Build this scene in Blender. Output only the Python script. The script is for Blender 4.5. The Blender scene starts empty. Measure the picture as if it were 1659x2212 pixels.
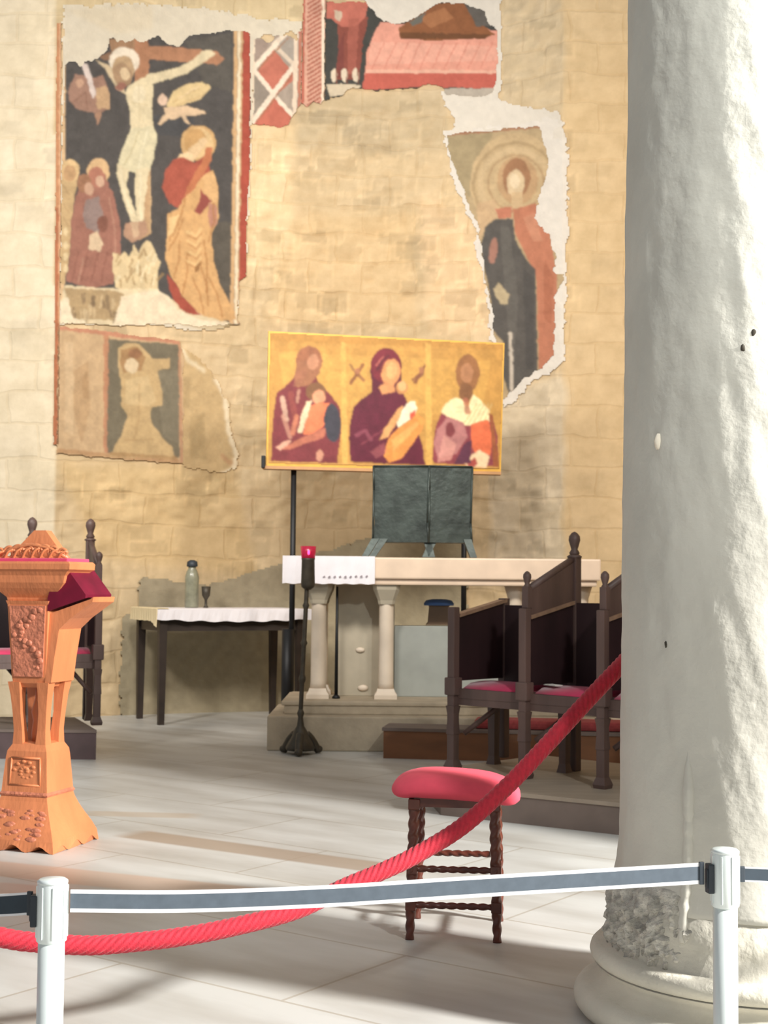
import bpy, bmesh, math, random
import numpy as np
from mathutils import Vector, Matrix

random.seed(7)
RNG = np.random.default_rng(11)
SC = bpy.context.scene
COL = SC.collection
PI = math.pi

# ------------------------------------------------------------------ camera
IMG_W, IMG_H, F_PX, CAM_H = 1659.0, 2212.0, 3000.0, 1.18
PITCH = math.atan(164.0 / F_PX)
ROLL = 0.009
RIGHT0 = Vector((1, 0, 0))
FWD = Vector((0, math.cos(PITCH), math.sin(PITCH)))
UP0 = RIGHT0.cross(FWD)
# picture content turned slightly clockwise -> camera turned counter-clockwise
RT = RIGHT0 * math.cos(ROLL) + UP0 * math.sin(ROLL)
UP = UP0 * math.cos(ROLL) - RIGHT0 * math.sin(ROLL)
CAM = Vector((0, 0, CAM_H))


def ray(px, py):
    a = (px - IMG_W / 2) / F_PX
    b = -(py - IMG_H / 2) / F_PX
    return FWD + RT * a + UP * b


def at(px, py, d):
    """world point seen at a picture position, d metres into the church"""
    r = ray(px, py)
    return CAM + r * (d / r.y)


def on_z(px, py, z=0.0):
    r = ray(px, py)
    return CAM + r * ((z - CAM_H) / r.z)


def proj_np(P):
    v = P - np.array(CAM)
    f = v @ np.array(FWD)
    return (IMG_W / 2 + F_PX * (v @ np.array(RT)) / f,
            IMG_H / 2 - F_PX * (v @ np.array(UP)) / f)


cam_data = bpy.data.cameras.new('camera')
cam = bpy.data.objects.new('camera', cam_data)
COL.objects.link(cam)
m = Matrix.Identity(4)
for i, vec in enumerate((RT, UP, -FWD)):
    for j in range(3):
        m[j][i] = vec[j]
m.translation = CAM
cam.matrix_world = m
cam_data.sensor_fit = 'HORIZONTAL'
cam_data.sensor_width = 36.0
cam_data.lens = 36.0 * F_PX / IMG_W
cam_data.clip_start = 0.05
cam_data.clip_end = 200
cam_data.dof.use_dof = True
cam_data.dof.focus_distance = 3.9
cam_data.dof.aperture_fstop = 11.0
SC.camera = cam


# ------------------------------------------------------------------ colour
def lin1(c):
    c = c / 255.0
    return c / 12.92 if c <= 0.04045 else ((c + 0.055) / 1.055) ** 2.4


def lin(c):
    return tuple(lin1(x) for x in c)


def lin_np(c):
    c = np.asarray(c, float) / 255.0
    return np.where(c <= 0.04045, c / 12.92, ((c + 0.055) / 1.055) ** 2.4)


# ------------------------------------------------------------------ materials
def new_mat(name):
    mt = bpy.data.materials.new(name)
    mt.use_nodes = True
    nt = mt.node_tree
    b = nt.nodes['Principled BSDF']
    return mt, nt, b


def mat(name, rgb, rough=0.6, metal=0.0, var=0.12, scale=8.0, bump=0.0, bscale=40.0, stretch=None,
        sheen=0.0, spec=0.5, trans=0.0, emit=None):
    mt, nt, b = new_mat(name)
    N, L = nt.nodes, nt.links
    c = lin(rgb)
    tc = N.new('ShaderNodeTexCoord')
    mp = N.new('ShaderNodeMapping')
    if stretch:
        mp.inputs['Scale'].default_value = stretch
    L.new(tc.outputs['Object'], mp.inputs['Vector'])
    nz = N.new('ShaderNodeTexNoise')
    nz.inputs['Scale'].default_value = scale
    nz.inputs['Detail'].default_value = 5
    L.new(mp.outputs[0], nz.inputs['Vector'])
    rp = N.new('ShaderNodeValToRGB')
    rp.color_ramp.elements[0].position = 0.3
    rp.color_ramp.elements[1].position = 0.7
    rp.color_ramp.elements[0].color = tuple(max(0, x * (1 - var)) for x in c) + (1,)
    rp.color_ramp.elements[1].color = tuple(min(1, x * (1 + var)) for x in c) + (1,)
    L.new(nz.outputs['Fac'], rp.inputs['Fac'])
    L.new(rp.outputs['Color'], b.inputs['Base Color'])
    b.inputs['Roughness'].default_value = rough
    b.inputs['Metallic'].default_value = metal
    b.inputs['Specular IOR Level'].default_value = spec
    if sheen:
        b.inputs['Sheen Weight'].default_value = sheen
    if trans:
        b.inputs['Transmission Weight'].default_value = trans
    if emit:
        b.inputs['Emission Color'].default_value = lin(emit[0]) + (1,)
        b.inputs['Emission Strength'].default_value = emit[1]
    if bump:
        n2 = N.new('ShaderNodeTexNoise')
        n2.inputs['Scale'].default_value = bscale
        n2.inputs['Detail'].default_value = 6
        L.new(mp.outputs[0], n2.inputs['Vector'])
        bp = N.new('ShaderNodeBump')
        bp.inputs['Strength'].default_value = bump
        bp.inputs['Distance'].default_value = 0.02
        L.new(n2.outputs['Fac'], bp.inputs['Height'])
        L.new(bp.outputs[0], b.inputs['Normal'])
    return mt


def attr_mat(name, rough=0.8, bump=0.15, bscale=60.0):
    mt, nt, b = new_mat(name)
    N, L = nt.nodes, nt.links
    a = N.new('ShaderNodeAttribute')
    a.attribute_name = 'paint'
    L.new(a.outputs['Color'], b.inputs['Base Color'])
    b.inputs['Roughness'].default_value = rough
    b.inputs['Specular IOR Level'].default_value = 0.25
    tc = N.new('ShaderNodeTexCoord')
    n2 = N.new('ShaderNodeTexNoise')
    n2.inputs['Scale'].default_value = bscale
    n2.inputs['Detail'].default_value = 6
    L.new(tc.outputs['Object'], n2.inputs['Vector'])
    bp = N.new('ShaderNodeBump')
    bp.inputs['Strength'].default_value = bump
    bp.inputs['Distance'].default_value = 0.02
    L.new(n2.outputs['Fac'], bp.inputs['Height'])
    L.new(bp.outputs[0], b.inputs['Normal'])
    return mt


M = {}
M['dark_wood'] = mat('dark_walnut_wood', (92, 72, 66), 0.5, var=0.35, scale=6, stretch=(1, 1, 0.15), bump=0.1)
M['panel_wood'] = mat('dark_panel_wood', (46, 28, 30), 0.55, var=0.3, scale=8, stretch=(1, 1, 0.2))
M['edge_wood'] = mat('pale_wood_edge', (150, 120, 98), 0.5, var=0.2, scale=20)  # paler brown than the posts, for the arm rest edges
M['dais_wood'] = mat('dusty_dais_wood', (112, 98, 90), 0.75, var=0.15, scale=5)
M['step_wood'] = mat('brown_step_wood', (122, 80, 50), 0.65, var=0.25, scale=7, stretch=(0.3, 1, 1))
M['lectern_wood'] = mat('orange_carved_wood', (206, 126, 82), 0.42, var=0.16, scale=7, stretch=(1, 1, 0.3), bump=0.12, bscale=60)
M['lectern_panel'] = mat('rosy_carved_panel', (190, 116, 88), 0.5, var=0.2, scale=18, bump=0.5, bscale=45)
M['burgundy'] = mat('burgundy_velvet', (104, 10, 38), 0.85, var=0.2, scale=12, sheen=0.05, spec=0.2)
M['rose'] = mat('rose_velvet', (234, 86, 104), 0.9, var=0.07, scale=14, sheen=0.05, spec=0.2)
M['cushion'] = mat('crimson_cushion', (206, 56, 96), 0.85, var=0.1, scale=14, sheen=0.3)
M['carpet'] = mat('dull_red_carpet', (150, 62, 62), 0.95, var=0.2, scale=30)
M['rope'] = mat('red_rope_fibre', (184, 24, 46), 0.75, var=0.15, scale=80, bump=0.2, bscale=220, sheen=0.2)
M['stool_wood'] = mat('polished_stool_wood', (92, 48, 36), 0.28, var=0.35, scale=14)
M['steel'] = mat('satin_aluminium', (226, 234, 232), 0.38, metal=0.25, var=0.03, scale=5)
M['black_plastic'] = mat('dark_plastic', (44, 52, 60), 0.5, var=0.1)
M['belt_grey'] = mat('grey_webbing', (84, 94, 104), 0.7, var=0.1, scale=40)
M['belt_dark'] = mat('dark_webbing', (44, 56, 66), 0.7, var=0.1, scale=40)
M['belt_edge'] = mat('white_webbing', (226, 226, 228), 0.7, var=0.04, scale=40)
M['black_metal'] = mat('black_metal', (26, 26, 28), 0.5, metal=0.3, var=0.2)
M['bronze'] = mat('green_grey_bronze', (58, 66, 62), 0.45, metal=0.35, var=0.45, scale=6, bump=0.25, bscale=20)
M['marble'] = mat('white_marble', (222, 206, 186), 0.5, var=0.08, scale=6)
M['marble_grey'] = mat('grey_marble', (176, 166, 146), 0.6, var=0.12, scale=5)
M['marble_blue'] = mat('blue_grey_stone', (156, 160, 154), 0.6, var=0.1, scale=5)
M['step_stone'] = mat('worn_step_stone', (170, 156, 134), 0.75, var=0.16, scale=6, bump=0.3, bscale=18)
M['linen'] = mat('white_linen', (232, 228, 232), 0.85, var=0.03, scale=10, bump=0.1, bscale=30)
M['warm_lit_linen'] = mat('warm_lit_linen', (226, 208, 168), 0.85, var=0.05, scale=10)  # white linen with warm light mixed into its colour
M['embroidery'] = mat('grey_embroidery', (150, 140, 146), 0.85)
M['table_wood'] = mat('black_brown_table_wood', (46, 36, 30), 0.55, var=0.3, scale=8)
M['glass_grey'] = mat('grey_green_glass', (136, 136, 116), 0.25, var=0.25, scale=12)
M['lamp_red'] = mat('ruby_glass', (150, 22, 50), 0.25, var=0.1, emit=((235, 30, 80), 0.25))
M['flame'] = mat('lamp_flame', (255, 90, 140), 0.5, var=0.0, emit=((255, 60, 130), 3.0))
M['iron'] = mat('grey_wrought_iron', (72, 66, 56), 0.5, metal=0.4, var=0.25, scale=20)
M['blue_cloth'] = mat('blue_cloth', (72, 104, 158), 0.85)
M['brown_box'] = mat('brown_box_wood', (90, 68, 46), 0.6)
M['paper'] = mat('white_paper', (240, 236, 228), 0.8, var=0.02)
M['gilt'] = mat('gilded_frame', (206, 160, 70), 0.5, metal=0.2, var=0.1, scale=12)
M['paint'] = attr_mat('painted_plaster', 0.85, 0.2, 50)
M['icon_paint'] = attr_mat('painted_icon', 0.5, 0.05, 80)
M['plaster'] = mat('white_lime_plaster', (238, 226, 206), 0.9, var=0.05, scale=3, bump=0.5, bscale=12)


# ------------------------------------------------------------------ object helpers
def link(o):
    COL.objects.link(o)
    return o


def tag(o, label=None, cat=None, group=None, kind=None):
    if label: o['label'] = label
    if cat: o['category'] = cat
    if group: o['group'] = group
    if kind: o['kind'] = kind
    return o


def thing(name, label, cat, loc=(0, 0, 0), rz=0.0, group=None):
    o = link(bpy.data.objects.new(name, None))
    o.empty_display_size = 0.1
    o.location = loc
    o.rotation_euler = (0, 0, rz)
    return tag(o, label, cat, group)


class MB:
    """collects shapes for one mesh (world or local coordinates)"""

    def __init__(self):
        self.v, self.f, self.mi, self.sm = [], [], [], []

    def add(self, verts, faces, mi=0, smooth=False):
        k = len(self.v)
        self.v += [tuple(p) for p in verts]
        for f in faces:
            self.f.append(tuple(i + k for i in f))
            self.mi.append(mi)
            self.sm.append(smooth)
        return self

    def box(self, c, s, rz=0.0, bevel=0.0, mi=0, rot=None):
        bm = bmesh.new()
        bmesh.ops.create_cube(bm, size=1.0)
        for v in bm.verts:
            v.co = Vector((v.co.x * s[0], v.co.y * s[1], v.co.z * s[2]))
        if bevel:
            bmesh.ops.bevel(bm, geom=bm.edges[:], offset=bevel, segments=2, affect='EDGES', profile=0.6)
        R = rot if rot else Matrix.Rotation(rz, 3, 'Z')
        vs = [R @ v.co + Vector(c) for v in bm.verts]
        bm.verts.index_update()
        fs = [[v.index for v in f.verts] for f in bm.faces]
        bm.free()
        return self.add(vs, fs, mi)

    def loft(self, rings, cap=True, mi=0, smooth=False, closed=True):
        n = len(rings[0])
        vs = [p for r in rings for p in r]
        fs = []
        for i in range(len(rings) - 1):
            for j in range(n if closed else n - 1):
                a, b = i * n + j, i * n + (j + 1) % n
                fs.append((a, b, b + n, a + n))
        if cap:
            fs.append(tuple(reversed(range(n))))
            fs.append(tuple(range((len(rings) - 1) * n, len(rings) * n)))
        return self.add(vs, fs, mi, smooth)

    def lathe(self, prof, c=(0, 0, 0), seg=32, mi=0, sx=1.0, sy=1.0, smooth=True):
        rings = []
        for r, z in prof:
            rings.append([(c[0] + sx * r * math.cos(2 * PI * k / seg), c[1] + sy * r * math.sin(2 * PI * k / seg), c[2] + z)
                          for k in range(seg)])
        return self.loft(rings, True, mi, smooth)

    def square(self, prof, c=(0, 0, 0), ratio=1.0, ch=0.0, rz=0.0, mi=0):
        """stack of square (optionally chamfered) sections: prof = [(half width, z)]"""
        rings = []
        cs, sn = math.cos(rz), math.sin(rz)
        for h, z in prof:
            w, d = h, h * ratio
            k = ch * h
            pts = [(-w + k, -d), (w - k, -d), (w, -d + k), (w, d - k), (w - k, d), (-w + k, d), (-w, d - k), (-w, -d + k)] if ch else \
                [(-w, -d), (w, -d), (w, d), (-w, d)]
            rings.append([(c[0] + x * cs - y * sn, c[1] + x * sn + y * cs, c[2] + z) for x, y in pts])
        return self.loft(rings, True, mi)

    def tube(self, pts, r, seg=12, mi=0, smooth=True, twist=None):
        """pts: list of points; r: radius or list; twist = (lobes, amplitude, pitch)"""
        pts = [Vector(p) for p in pts]
        n = len(pts)
        rs = r if isinstance(r, (list, tuple)) else [r] * n
        t0 = (pts[1] - pts[0]).normalized()
        ref = Vector((0, 0, 1)) if abs(t0.z) < 0.9 else Vector((1, 0, 0))
        nrm = (ref - t0 * ref.dot(t0)).normalized()
        rings, s = [], 0.0
        for i, p in enumerate(pts):
            a, b = pts[max(0, i - 1)], pts[min(n - 1, i + 1)]
            t = (b - a).normalized()
            nrm = (nrm - t * nrm.dot(t)).normalized()
            bn = t.cross(nrm)
            if i: s += (p - pts[i - 1]).length
            ring = []
            for k in range(seg):
                th = 2 * PI * k / seg
                rr = rs[i]
                if twist:
                    rr *= 1 - twist[1] + twist[1] * abs(math.cos(0.5 * twist[0] * (th - 2 * PI * s / twist[2]))) * 1.6
                ring.append(p + nrm * rr * math.cos(th) + bn * rr * math.sin(th))
            rings.append(ring)
        return self.loft(rings, True, mi, smooth)

    def ball(self, c, r, sub=2, scale=(1, 1, 1), noise=0.0, mi=0, smooth=True):
        bm = bmesh.new()
        bmesh.ops.create_icosphere(bm, subdivisions=sub, radius=1.0)
        vs = []
        for v in bm.verts:
            k = r * (1 + noise * (random.random() - 0.5))
            vs.append((c[0] + v.co.x * k * scale[0], c[1] + v.co.y * k * scale[1], c[2] + v.co.z * k * scale[2]))
        bm.verts.index_update()
        fs = [[v.index for v in f.verts] for f in bm.faces]
        bm.free()
        return self.add(vs, fs, mi, smooth)

    def prism(self, outline, depth_vec, mi=0):
        """outline: 3D polygon; extruded by depth_vec"""
        n = len(outline)
        dv = Vector(depth_vec)
        a = [Vector(p) for p in outline]
        vs = a + [p + dv for p in a]
        fs = [tuple(range(n)), tuple(reversed(range(n, 2 * n)))]
        for i in range(n):
            j = (i + 1) % n
            fs.append((j, i, i + n, j + n))
        return self.add(vs, fs, mi)

    def build(self, name, mats, parent=None, bevel=0.0):
        me = bpy.data.meshes.new(name)
        me.from_pydata(self.v, [], self.f)
        mats = mats if isinstance(mats, (list, tuple)) else [mats]
        for x in mats: me.materials.append(x)
        for p, mi, sm in zip(me.polygons, self.mi, self.sm):
            p.material_index = mi
            p.use_smooth = sm
        bm = bmesh.new()
        bm.from_mesh(me)
        bmesh.ops.recalc_face_normals(bm, faces=bm.faces)
        bm.to_mesh(me)
        bm.free()
        me.update()
        o = link(bpy.data.objects.new(name, me))
        if parent: o.parent = parent
        if bevel:
            md = o.modifiers.new('bevel', 'BEVEL')
            md.width = bevel
            md.segments = 2
            md.limit_method = 'ANGLE'
        return o


def spline(pts, n=12):
    pts = [Vector(p) for p in pts]
    out = []
    for i in range(len(pts) - 1):
        p0, p1, p2, p3 = pts[max(0, i - 1)], pts[i], pts[i + 1], pts[min(len(pts) - 1, i + 2)]
        for k in range(n):
            t = k / n
            out.append(0.5 * ((2 * p1) + (p2 - p0) * t + (2 * p0 - 5 * p1 + 4 * p2 - p3) * t * t + (3 * p1 - p0 - 3 * p2 + p3) * t ** 3))
    out.append(pts[-1])
    return out


def copy_tree(o, parent=None):
    c = o.copy()
    COL.objects.link(c)
    if parent: c.parent = parent
    for ch in list(o.children):
        copy_tree(ch, c)
    return c


# ------------------------------------------------------------------ the back wall in plan
PLAN = [(-6.5, 12.4), (-2.96, 12.4)]
apse_pts = spline([(-2.96, 12.4, 0), (-2.4, 12.74, 0), (-1.8, 13.05, 0), (-1.2, 13.27, 0), (-0.5, 13.42, 0),
                   (0.2, 13.46, 0), (0.8, 13.38, 0), (1.3, 13.18, 0), (1.66, 12.95, 0)], 8)
PLAN += [(p.x, p.y) for p in apse_pts[1:]]
PLAN += [(5.2, 12.92)]
PLAN = np.array(PLAN)
PHI = PLAN[:, 0] / PLAN[:, 1]


def wall_pts(px, py, off=0.0):
    """arrays of picture positions -> points on the back wall (off metres in front of it)"""
    a = (px - IMG_W / 2) / F_PX
    b = -(py - IMG_H / 2) / F_PX
    R = np.array(FWD) + a[..., None] * np.array(RT) + b[..., None] * np.array(UP)
    phi = R[..., 0] / R[..., 1]
    d = 1.0 / np.interp(phi, PHI, 1.0 / PLAN[:, 1])
    d = d - off
    return np.array(CAM) + R * (d / R[..., 1])[..., None]


# ------------------------------------------------------------------ painting tools
def vnoise(shape_xy, scale, seed):
    """smooth value noise sampled at arrays X, Y"""
    X, Y = shape_xy
    rg = np.random.default_rng(seed)
    g = rg.random((64, 64))
    x, y = X / scale, Y / scale
    xi, yi = np.floor(x).astype(int), np.floor(y).astype(int)
    fx, fy = x - xi, y - yi
    fx, fy = fx * fx * (3 - 2 * fx), fy * fy * (3 - 2 * fy)
    G = lambda i, j: g[i % 64, j % 64]
    return (G(xi, yi) * (1 - fx) + G(xi + 1, yi) * fx) * (1 - fy) + (G(xi, yi + 1) * (1 - fx) + G(xi + 1, yi + 1) * fx) * fy


def inside(X, Y, poly):
    res = np.zeros(X.shape, bool)
    n = len(poly)
    for i in range(n):
        x0, y0 = poly[i]
        x1, y1 = poly[(i + 1) % n]
        if y0 == y1: continue
        c = ((Y >= y0) != (Y >= y1)) & (X < (x1 - x0) * (Y - y0) / (y1 - y0) + x0)
        res ^= c
    return res


def blur(A, n):
    for _ in range(n):
        P = np.pad(A, 1, mode='edge')
        A = (P[:-2, 1:-1] + P[2:, 1:-1] + P[1:-1, :-2] + P[1:-1, 2:] + 2 * P[1:-1, 1:-1]) / 6
    return A


def seg_dist(X, Y, pts):
    D = np.full(X.shape, 1e9)
    for (x0, y0), (x1, y1) in zip(pts[:-1], pts[1:]):
        dx, dy = x1 - x0, y1 - y0
        L2 = dx * dx + dy * dy + 1e-9
        t = np.clip(((X - x0) * dx + (Y - y0) * dy) / L2, 0, 1)
        D = np.minimum(D, np.hypot(X - x0 - t * dx, Y - y0 - t * dy))
    return D


def paint(X, Y, base, layers, soft=1, wob=1.5, mottle=0.10, seed=3, grey=0.2):
    """X, Y: picture grid; returns linear RGB array. layers: (kind, colour, ...)"""
    W = X + wob * 2 * (vnoise((X, Y), 9, seed) - 0.5)
    H = Y + wob * 2 * (vnoise((X, Y), 9, seed + 1) - 0.5)
    img = np.zeros(X.shape + (3,)) + lin_np(base)
    for Ly in layers:
        k, col = Ly[0], lin_np(Ly[1])
        al = 1.0
        if k == 'p':
            mk = inside(W, H, Ly[2]).astype(float)
            if len(Ly) > 3: al = Ly[3]
        elif k == 'e':
            cx, cy, rx, ry = Ly[2:6]
            rot = math.radians(Ly[6]) if len(Ly) > 6 else 0
            u = (W - cx) * math.cos(rot) + (H - cy) * math.sin(rot)
            v = -(W - cx) * math.sin(rot) + (H - cy) * math.cos(rot)
            mk = ((u / rx) ** 2 + (v / ry) ** 2 < 1).astype(float)
            if len(Ly) > 7: al = Ly[7]
        elif k == 's':
            mk = (seg_dist(W, H, Ly[2]) < Ly[3] / 2).astype(float)
            if len(Ly) > 4: al = Ly[4]
        elif k == 'r':  # ring
            cx, cy, r0, r1 = Ly[2:6]
            q = np.hypot(W - cx, H - cy)
            mk = ((q > r0) & (q < r1)).astype(float)
            if len(Ly) > 6: al = Ly[6]
        elif k == 'f':  # free mask function
            mk = Ly[2](W, H).astype(float)
        mk = blur(mk, soft) * al
        img = img * (1 - mk[..., None]) + col * mk[..., None]
    img = img * (1 - grey) + grey * img.mean(-1, keepdims=True) * np.array([1.06, 1.0, 0.9])
    nz = 1 + 1.4 * mottle * 2 * (0.6 * vnoise((X, Y), 14, seed + 5) + 0.4 * vnoise((X, Y), 5, seed + 6) - 0.5)
    return np.clip(img * nz[..., None], 0, 1)


def grid(x0, y0, x1, y1, step):
    xs = np.arange(x0, x1 + step * 0.5, step)
    ys = np.arange(y0, y1 + step * 0.5, step)
    return np.meshgrid(xs, ys)


def shell_mesh(name, X, Y, F, B, keep, img, material, parent=None):
    """grid surface F (front points) with rims back to B; keep = boolean per cell"""
    h, w = X.shape
    idx = np.arange(h * w).reshape(h, w)
    a, b, c, d = idx[:-1, :-1], idx[:-1, 1:], idx[1:, 1:], idx[1:, :-1]
    fr = np.stack([a, d, c, b], -1)[keep]
    n = h * w
    rims = []
    K = np.pad(keep, 1)
    core = K[1:-1, 1:-1]
    for (p, q, nb) in ((a, b, K[:-2, 1:-1]), (c, d, K[2:, 1:-1]), (d, a, K[1:-1, :-2]), (b, c, K[1:-1, 2:])):
        s = core & ~nb
        rims.append(np.stack([p[s], q[s], q[s] + n, p[s] + n], -1))
    faces = np.concatenate([fr] + rims)
    used = np.unique(faces)
    remap = np.full(2 * n, -1)
    remap[used] = np.arange(len(used))
    V = np.concatenate([F.reshape(-1, 3), B.reshape(-1, 3)])[used]
    C = np.concatenate([img.reshape(-1, 3)] * 2)[used]
    me = bpy.data.meshes.new(name)
    me.from_pydata(V.tolist(), [], remap[faces].tolist())
    at_ = me.color_attributes.new('paint', 'FLOAT_COLOR', 'POINT')
    at_.data.foreach_set('color', np.concatenate([C, np.ones((len(C), 1))], 1).astype(np.float32).ravel())
    me.materials.append(material)
    o = link(bpy.data.objects.new(name, me))
    if parent: o.parent = parent
    return o


def cells(mask):
    m = mask.astype(float)
    return (m[:-1, :-1] + m[1:, :-1] + m[:-1, 1:] + m[1:, 1:]) / 4 > 0.5


def wall_patch(name, outline, step, base, layers, off=0.012, parent=None, soft=1, wob=1.5, mottle=0.10, seed=3, rag=2.5, relief=0.0):
    """a layer of (painted) plaster lying on the curved back wall"""
    xs, ys = [p[0] for p in outline], [p[1] for p in outline]
    X, Y = grid(min(xs) - 4, min(ys) - 4, max(xs) + 4, max(ys) + 4, step)
    JX = X + rag * 2 * (vnoise((X, Y), 11, seed + 20) - 0.5) + rag * 1.2 * (vnoise((X, Y), 5, seed + 22) - 0.5)
    JY = Y + rag * 2 * (vnoise((X, Y), 11, seed + 21) - 0.5) + rag * 1.2 * (vnoise((X, Y), 5, seed + 23) - 0.5)
    keep = cells(inside(JX, JY, outline))
    img = paint(X, Y, base, layers, soft, wob, mottle, seed) * 0.85
    o_ = off + relief * (vnoise((X, Y), 26, seed + 31) + 0.5 * vnoise((X, Y), 11, seed + 32) - 0.75)
    F = wall_pts(X, Y, o_)
    B = wall_pts(X, Y, -0.01)
    return shell_mesh(name, X, Y, F, B, keep, img, M['paint'], parent)


# ------------------------------------------------------------------ setting: back wall
def build_wall():
    seglen = np.hypot(np.diff(PLAN[:, 0]), np.diff(PLAN[:, 1]))
    S = np.concatenate([[0], np.cumsum(seglen)])
    us = np.unique(np.concatenate([np.arange(0, S[-1], 0.03), S]))
    zs = np.arange(0, 7.01, 0.03)
    U, Z = np.meshgrid(us, zs)
    PX, PY = np.interp(U, S, PLAN[:, 0]), np.interp(U, S, PLAN[:, 1])
    P = np.stack([PX, PY, Z], -1)
    qx, qy = proj_np(P.reshape(-1, 3))
    qx, qy = qx.reshape(U.shape), qy.reshape(U.shape)
    # stone colours: pale limestone on the left, tawny rubble in the niche, buff ashlar on the right
    left, mid, right = lin_np((226, 212, 186)), lin_np((210, 188, 153)), lin_np((214, 190, 152))
    img = np.zeros(U.shape + (3,)) + mid
    img[qx < 118] = left
    wr = np.clip((qx - 1216) / 6, 0, 1)[..., None]
    img = img * (1 - wr) + right * wr

    def zone(poly, col, al, bl):
        nonlocal img
        w = 26
        jx = qx + w * (vnoise((U * 100, Z * 100), 30, 91) - 0.5)
        jy = qy + w * (vnoise((U * 100, Z * 100), 30, 92) - 0.5)
        mk = blur(inside(jx, jy, poly).astype(float), bl) * al
        img = img * (1 - mk[..., None]) + lin_np(col) * mk[..., None]
    zone([(1080, 860), (1216, 800), (1216, 1230), (1050, 1230), (1060, 1010)], (214, 200, 176), 0.9, 3)
    zone([(540, 270), (640, 270), (640, 600), (530, 620)], (232, 208, 168), 0.7, 4)
    zone([(120, -60), (700, -60), (660, 60), (120, 60)], (214, 196, 160), 0.7, 4)
    zone([(640, 200), (960, 190), (980, 330), (640, 330)], (196, 178, 148), 0.85, 4)
    zone([(1080, -40), (1216, -40), (1216, 240), (1080, 230)], (206, 188, 158), 0.9, 3)
    zone([(910, 430), (1030, 470), (1055, 620), (1060, 730), (930, 720)], (232, 204, 166), 0.8, 6)
    zone([(640, 470), (900, 470), (900, 700), (560, 700)], (220, 192, 150), 0.7, 8)
    zone([(130, 1000), (520, 1000), (560, 1250), (200, 1200)], (212, 184, 138), 0.7, 6)
    # single stones in slightly different colours
    rg = np.random.default_rng(5)
    hx = 7 * (vnoise((U * 100, Z * 100), 8, 95) - 0.5)
    hy = 7 * (vnoise((U * 100, Z * 100), 8, 96) - 0.5)
    for _ in range(620):
        x, y = rg.uniform(0, 1350), rg.uniform(-20, 1300)
        w, h = rg.uniform(26, 90), rg.uniform(20, 44)
        rim = (np.abs(qx + hx - x) < w / 2 + 5) & (np.abs(qy + hy - y) < h / 2 + 4)
        mk = (np.abs(qx + hx - x) < w / 2) & (np.abs(qy + hy - y) < h / 2)
        niche = 122 < x < 1216
        img[rim & ~mk] *= 1.06 if niche else 0.98
        img[mk] *= rg.uniform(0.86, 1.05) if niche else rg.uniform(0.92, 1.04)
    img = np.clip(img, 0, 1)
    # relief of rough masonry inside the niche
    nx = np.gradient(PY, axis=1) / np.maximum(np.gradient(PX, axis=1), 1e-6)
    rough = ((qx > 122) & (qx < 1214)).astype(float)
    flat = np.zeros(U.shape, bool)  # the masonry lies flat under the surviving plaster
    for poly in ([(110, -60), (560, -60), (550, 300), (550, 640), (530, 724), (410, 736), (480, 800), (525, 990), (520, 1030), (110, 1015)],
                 [(540, -60), (1090, -60), (1090, 200), (1240, 235), (1236, 800), (1110, 895), (1075, 880), (1045, 640), (1010, 480), (950, 340), (940, 220), (640, 246), (540, 290)],
                 [(245, 1140), (1020, 1140), (1020, 1600), (245, 1600)]):
        flat |= inside(qx, qy, poly)
    rough = rough * (1 - blur(flat.astype(float), 2))
    rel = rough * (0.045 * (vnoise((U * 100, Z * 100), 22, 71) - 0.5) + 0.045 * (vnoise((U * 100, Z * 170), 9, 72) - 0.5))
    P[..., 1] += rel + 0.006
    h, w = U.shape
    idx = np.arange(h * w).reshape(h, w)
    fs = np.stack([idx[:-1, :-1], idx[:-1, 1:], idx[1:, 1:], idx[1:, :-1]], -1).reshape(-1, 4)
    me = bpy.data.meshes.new('wall_back')
    me.from_pydata(P.reshape(-1, 3).tolist(), [], fs.tolist())
    ca = me.color_attributes.new('paint', 'FLOAT_COLOR', 'POINT')
    ca.data.foreach_set('color', np.concatenate([img.reshape(-1, 3), np.ones((h * w, 1))], 1).astype(np.float32).ravel())
    uv = me.uv_layers.new(name='UVMap')
    li = np.zeros(len(me.loops), np.int32)
    me.loops.foreach_get('vertex_index', li)
    uvv = np.stack([U.ravel(), Z.ravel()], -1)[li]
    uv.data.foreach_set('uv', uvv.astype(np.float32).ravel())
    for p in me.polygons: p.use_smooth = True
    mt, nt, b = new_mat('limestone_masonry')
    N, L = nt.nodes, nt.links
    a = N.new('ShaderNodeAttribute'); a.attribute_name = 'paint'
    tc = N.new('ShaderNodeTexCoord')
    nz = N.new('ShaderNodeTexNoise'); nz.inputs['Scale'].default_value = 2.2; nz.inputs['Detail'].default_value = 3
    L.new(tc.outputs['UV'], nz.inputs['Vector'])
    mx = N.new('ShaderNodeMix'); mx.data_type = 'RGBA'; mx.blend_type = 'LINEAR_LIGHT'
    mx.inputs['Factor'].default_value = 0.07
    L.new(tc.outputs['UV'], mx.inputs['A']); L.new(nz.outputs['Color'], mx.inputs['B'])
    br = N.new('ShaderNodeTexBrick')
    br.offset = 0.5; br.squash = 1.0
    br.inputs['Scale'].default_value = 1.0
    br.inputs['Brick Width'].default_value = 0.52
    br.inputs['Row Height'].default_value = 0.29
    br.inputs['Mortar Size'].default_value = 0.016
    br.inputs['Mortar Smooth'].default_value = 0.6
    br.inputs['Color1'].default_value = (1, 1, 1, 1)
    br.inputs['Color2'].default_value = (0.95, 0.94, 0.91, 1)
    br.inputs['Mortar'].default_value = (0.95, 0.93, 0.89, 1)
    L.new(mx.outputs['Result'], br.inputs['Vector'])
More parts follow.
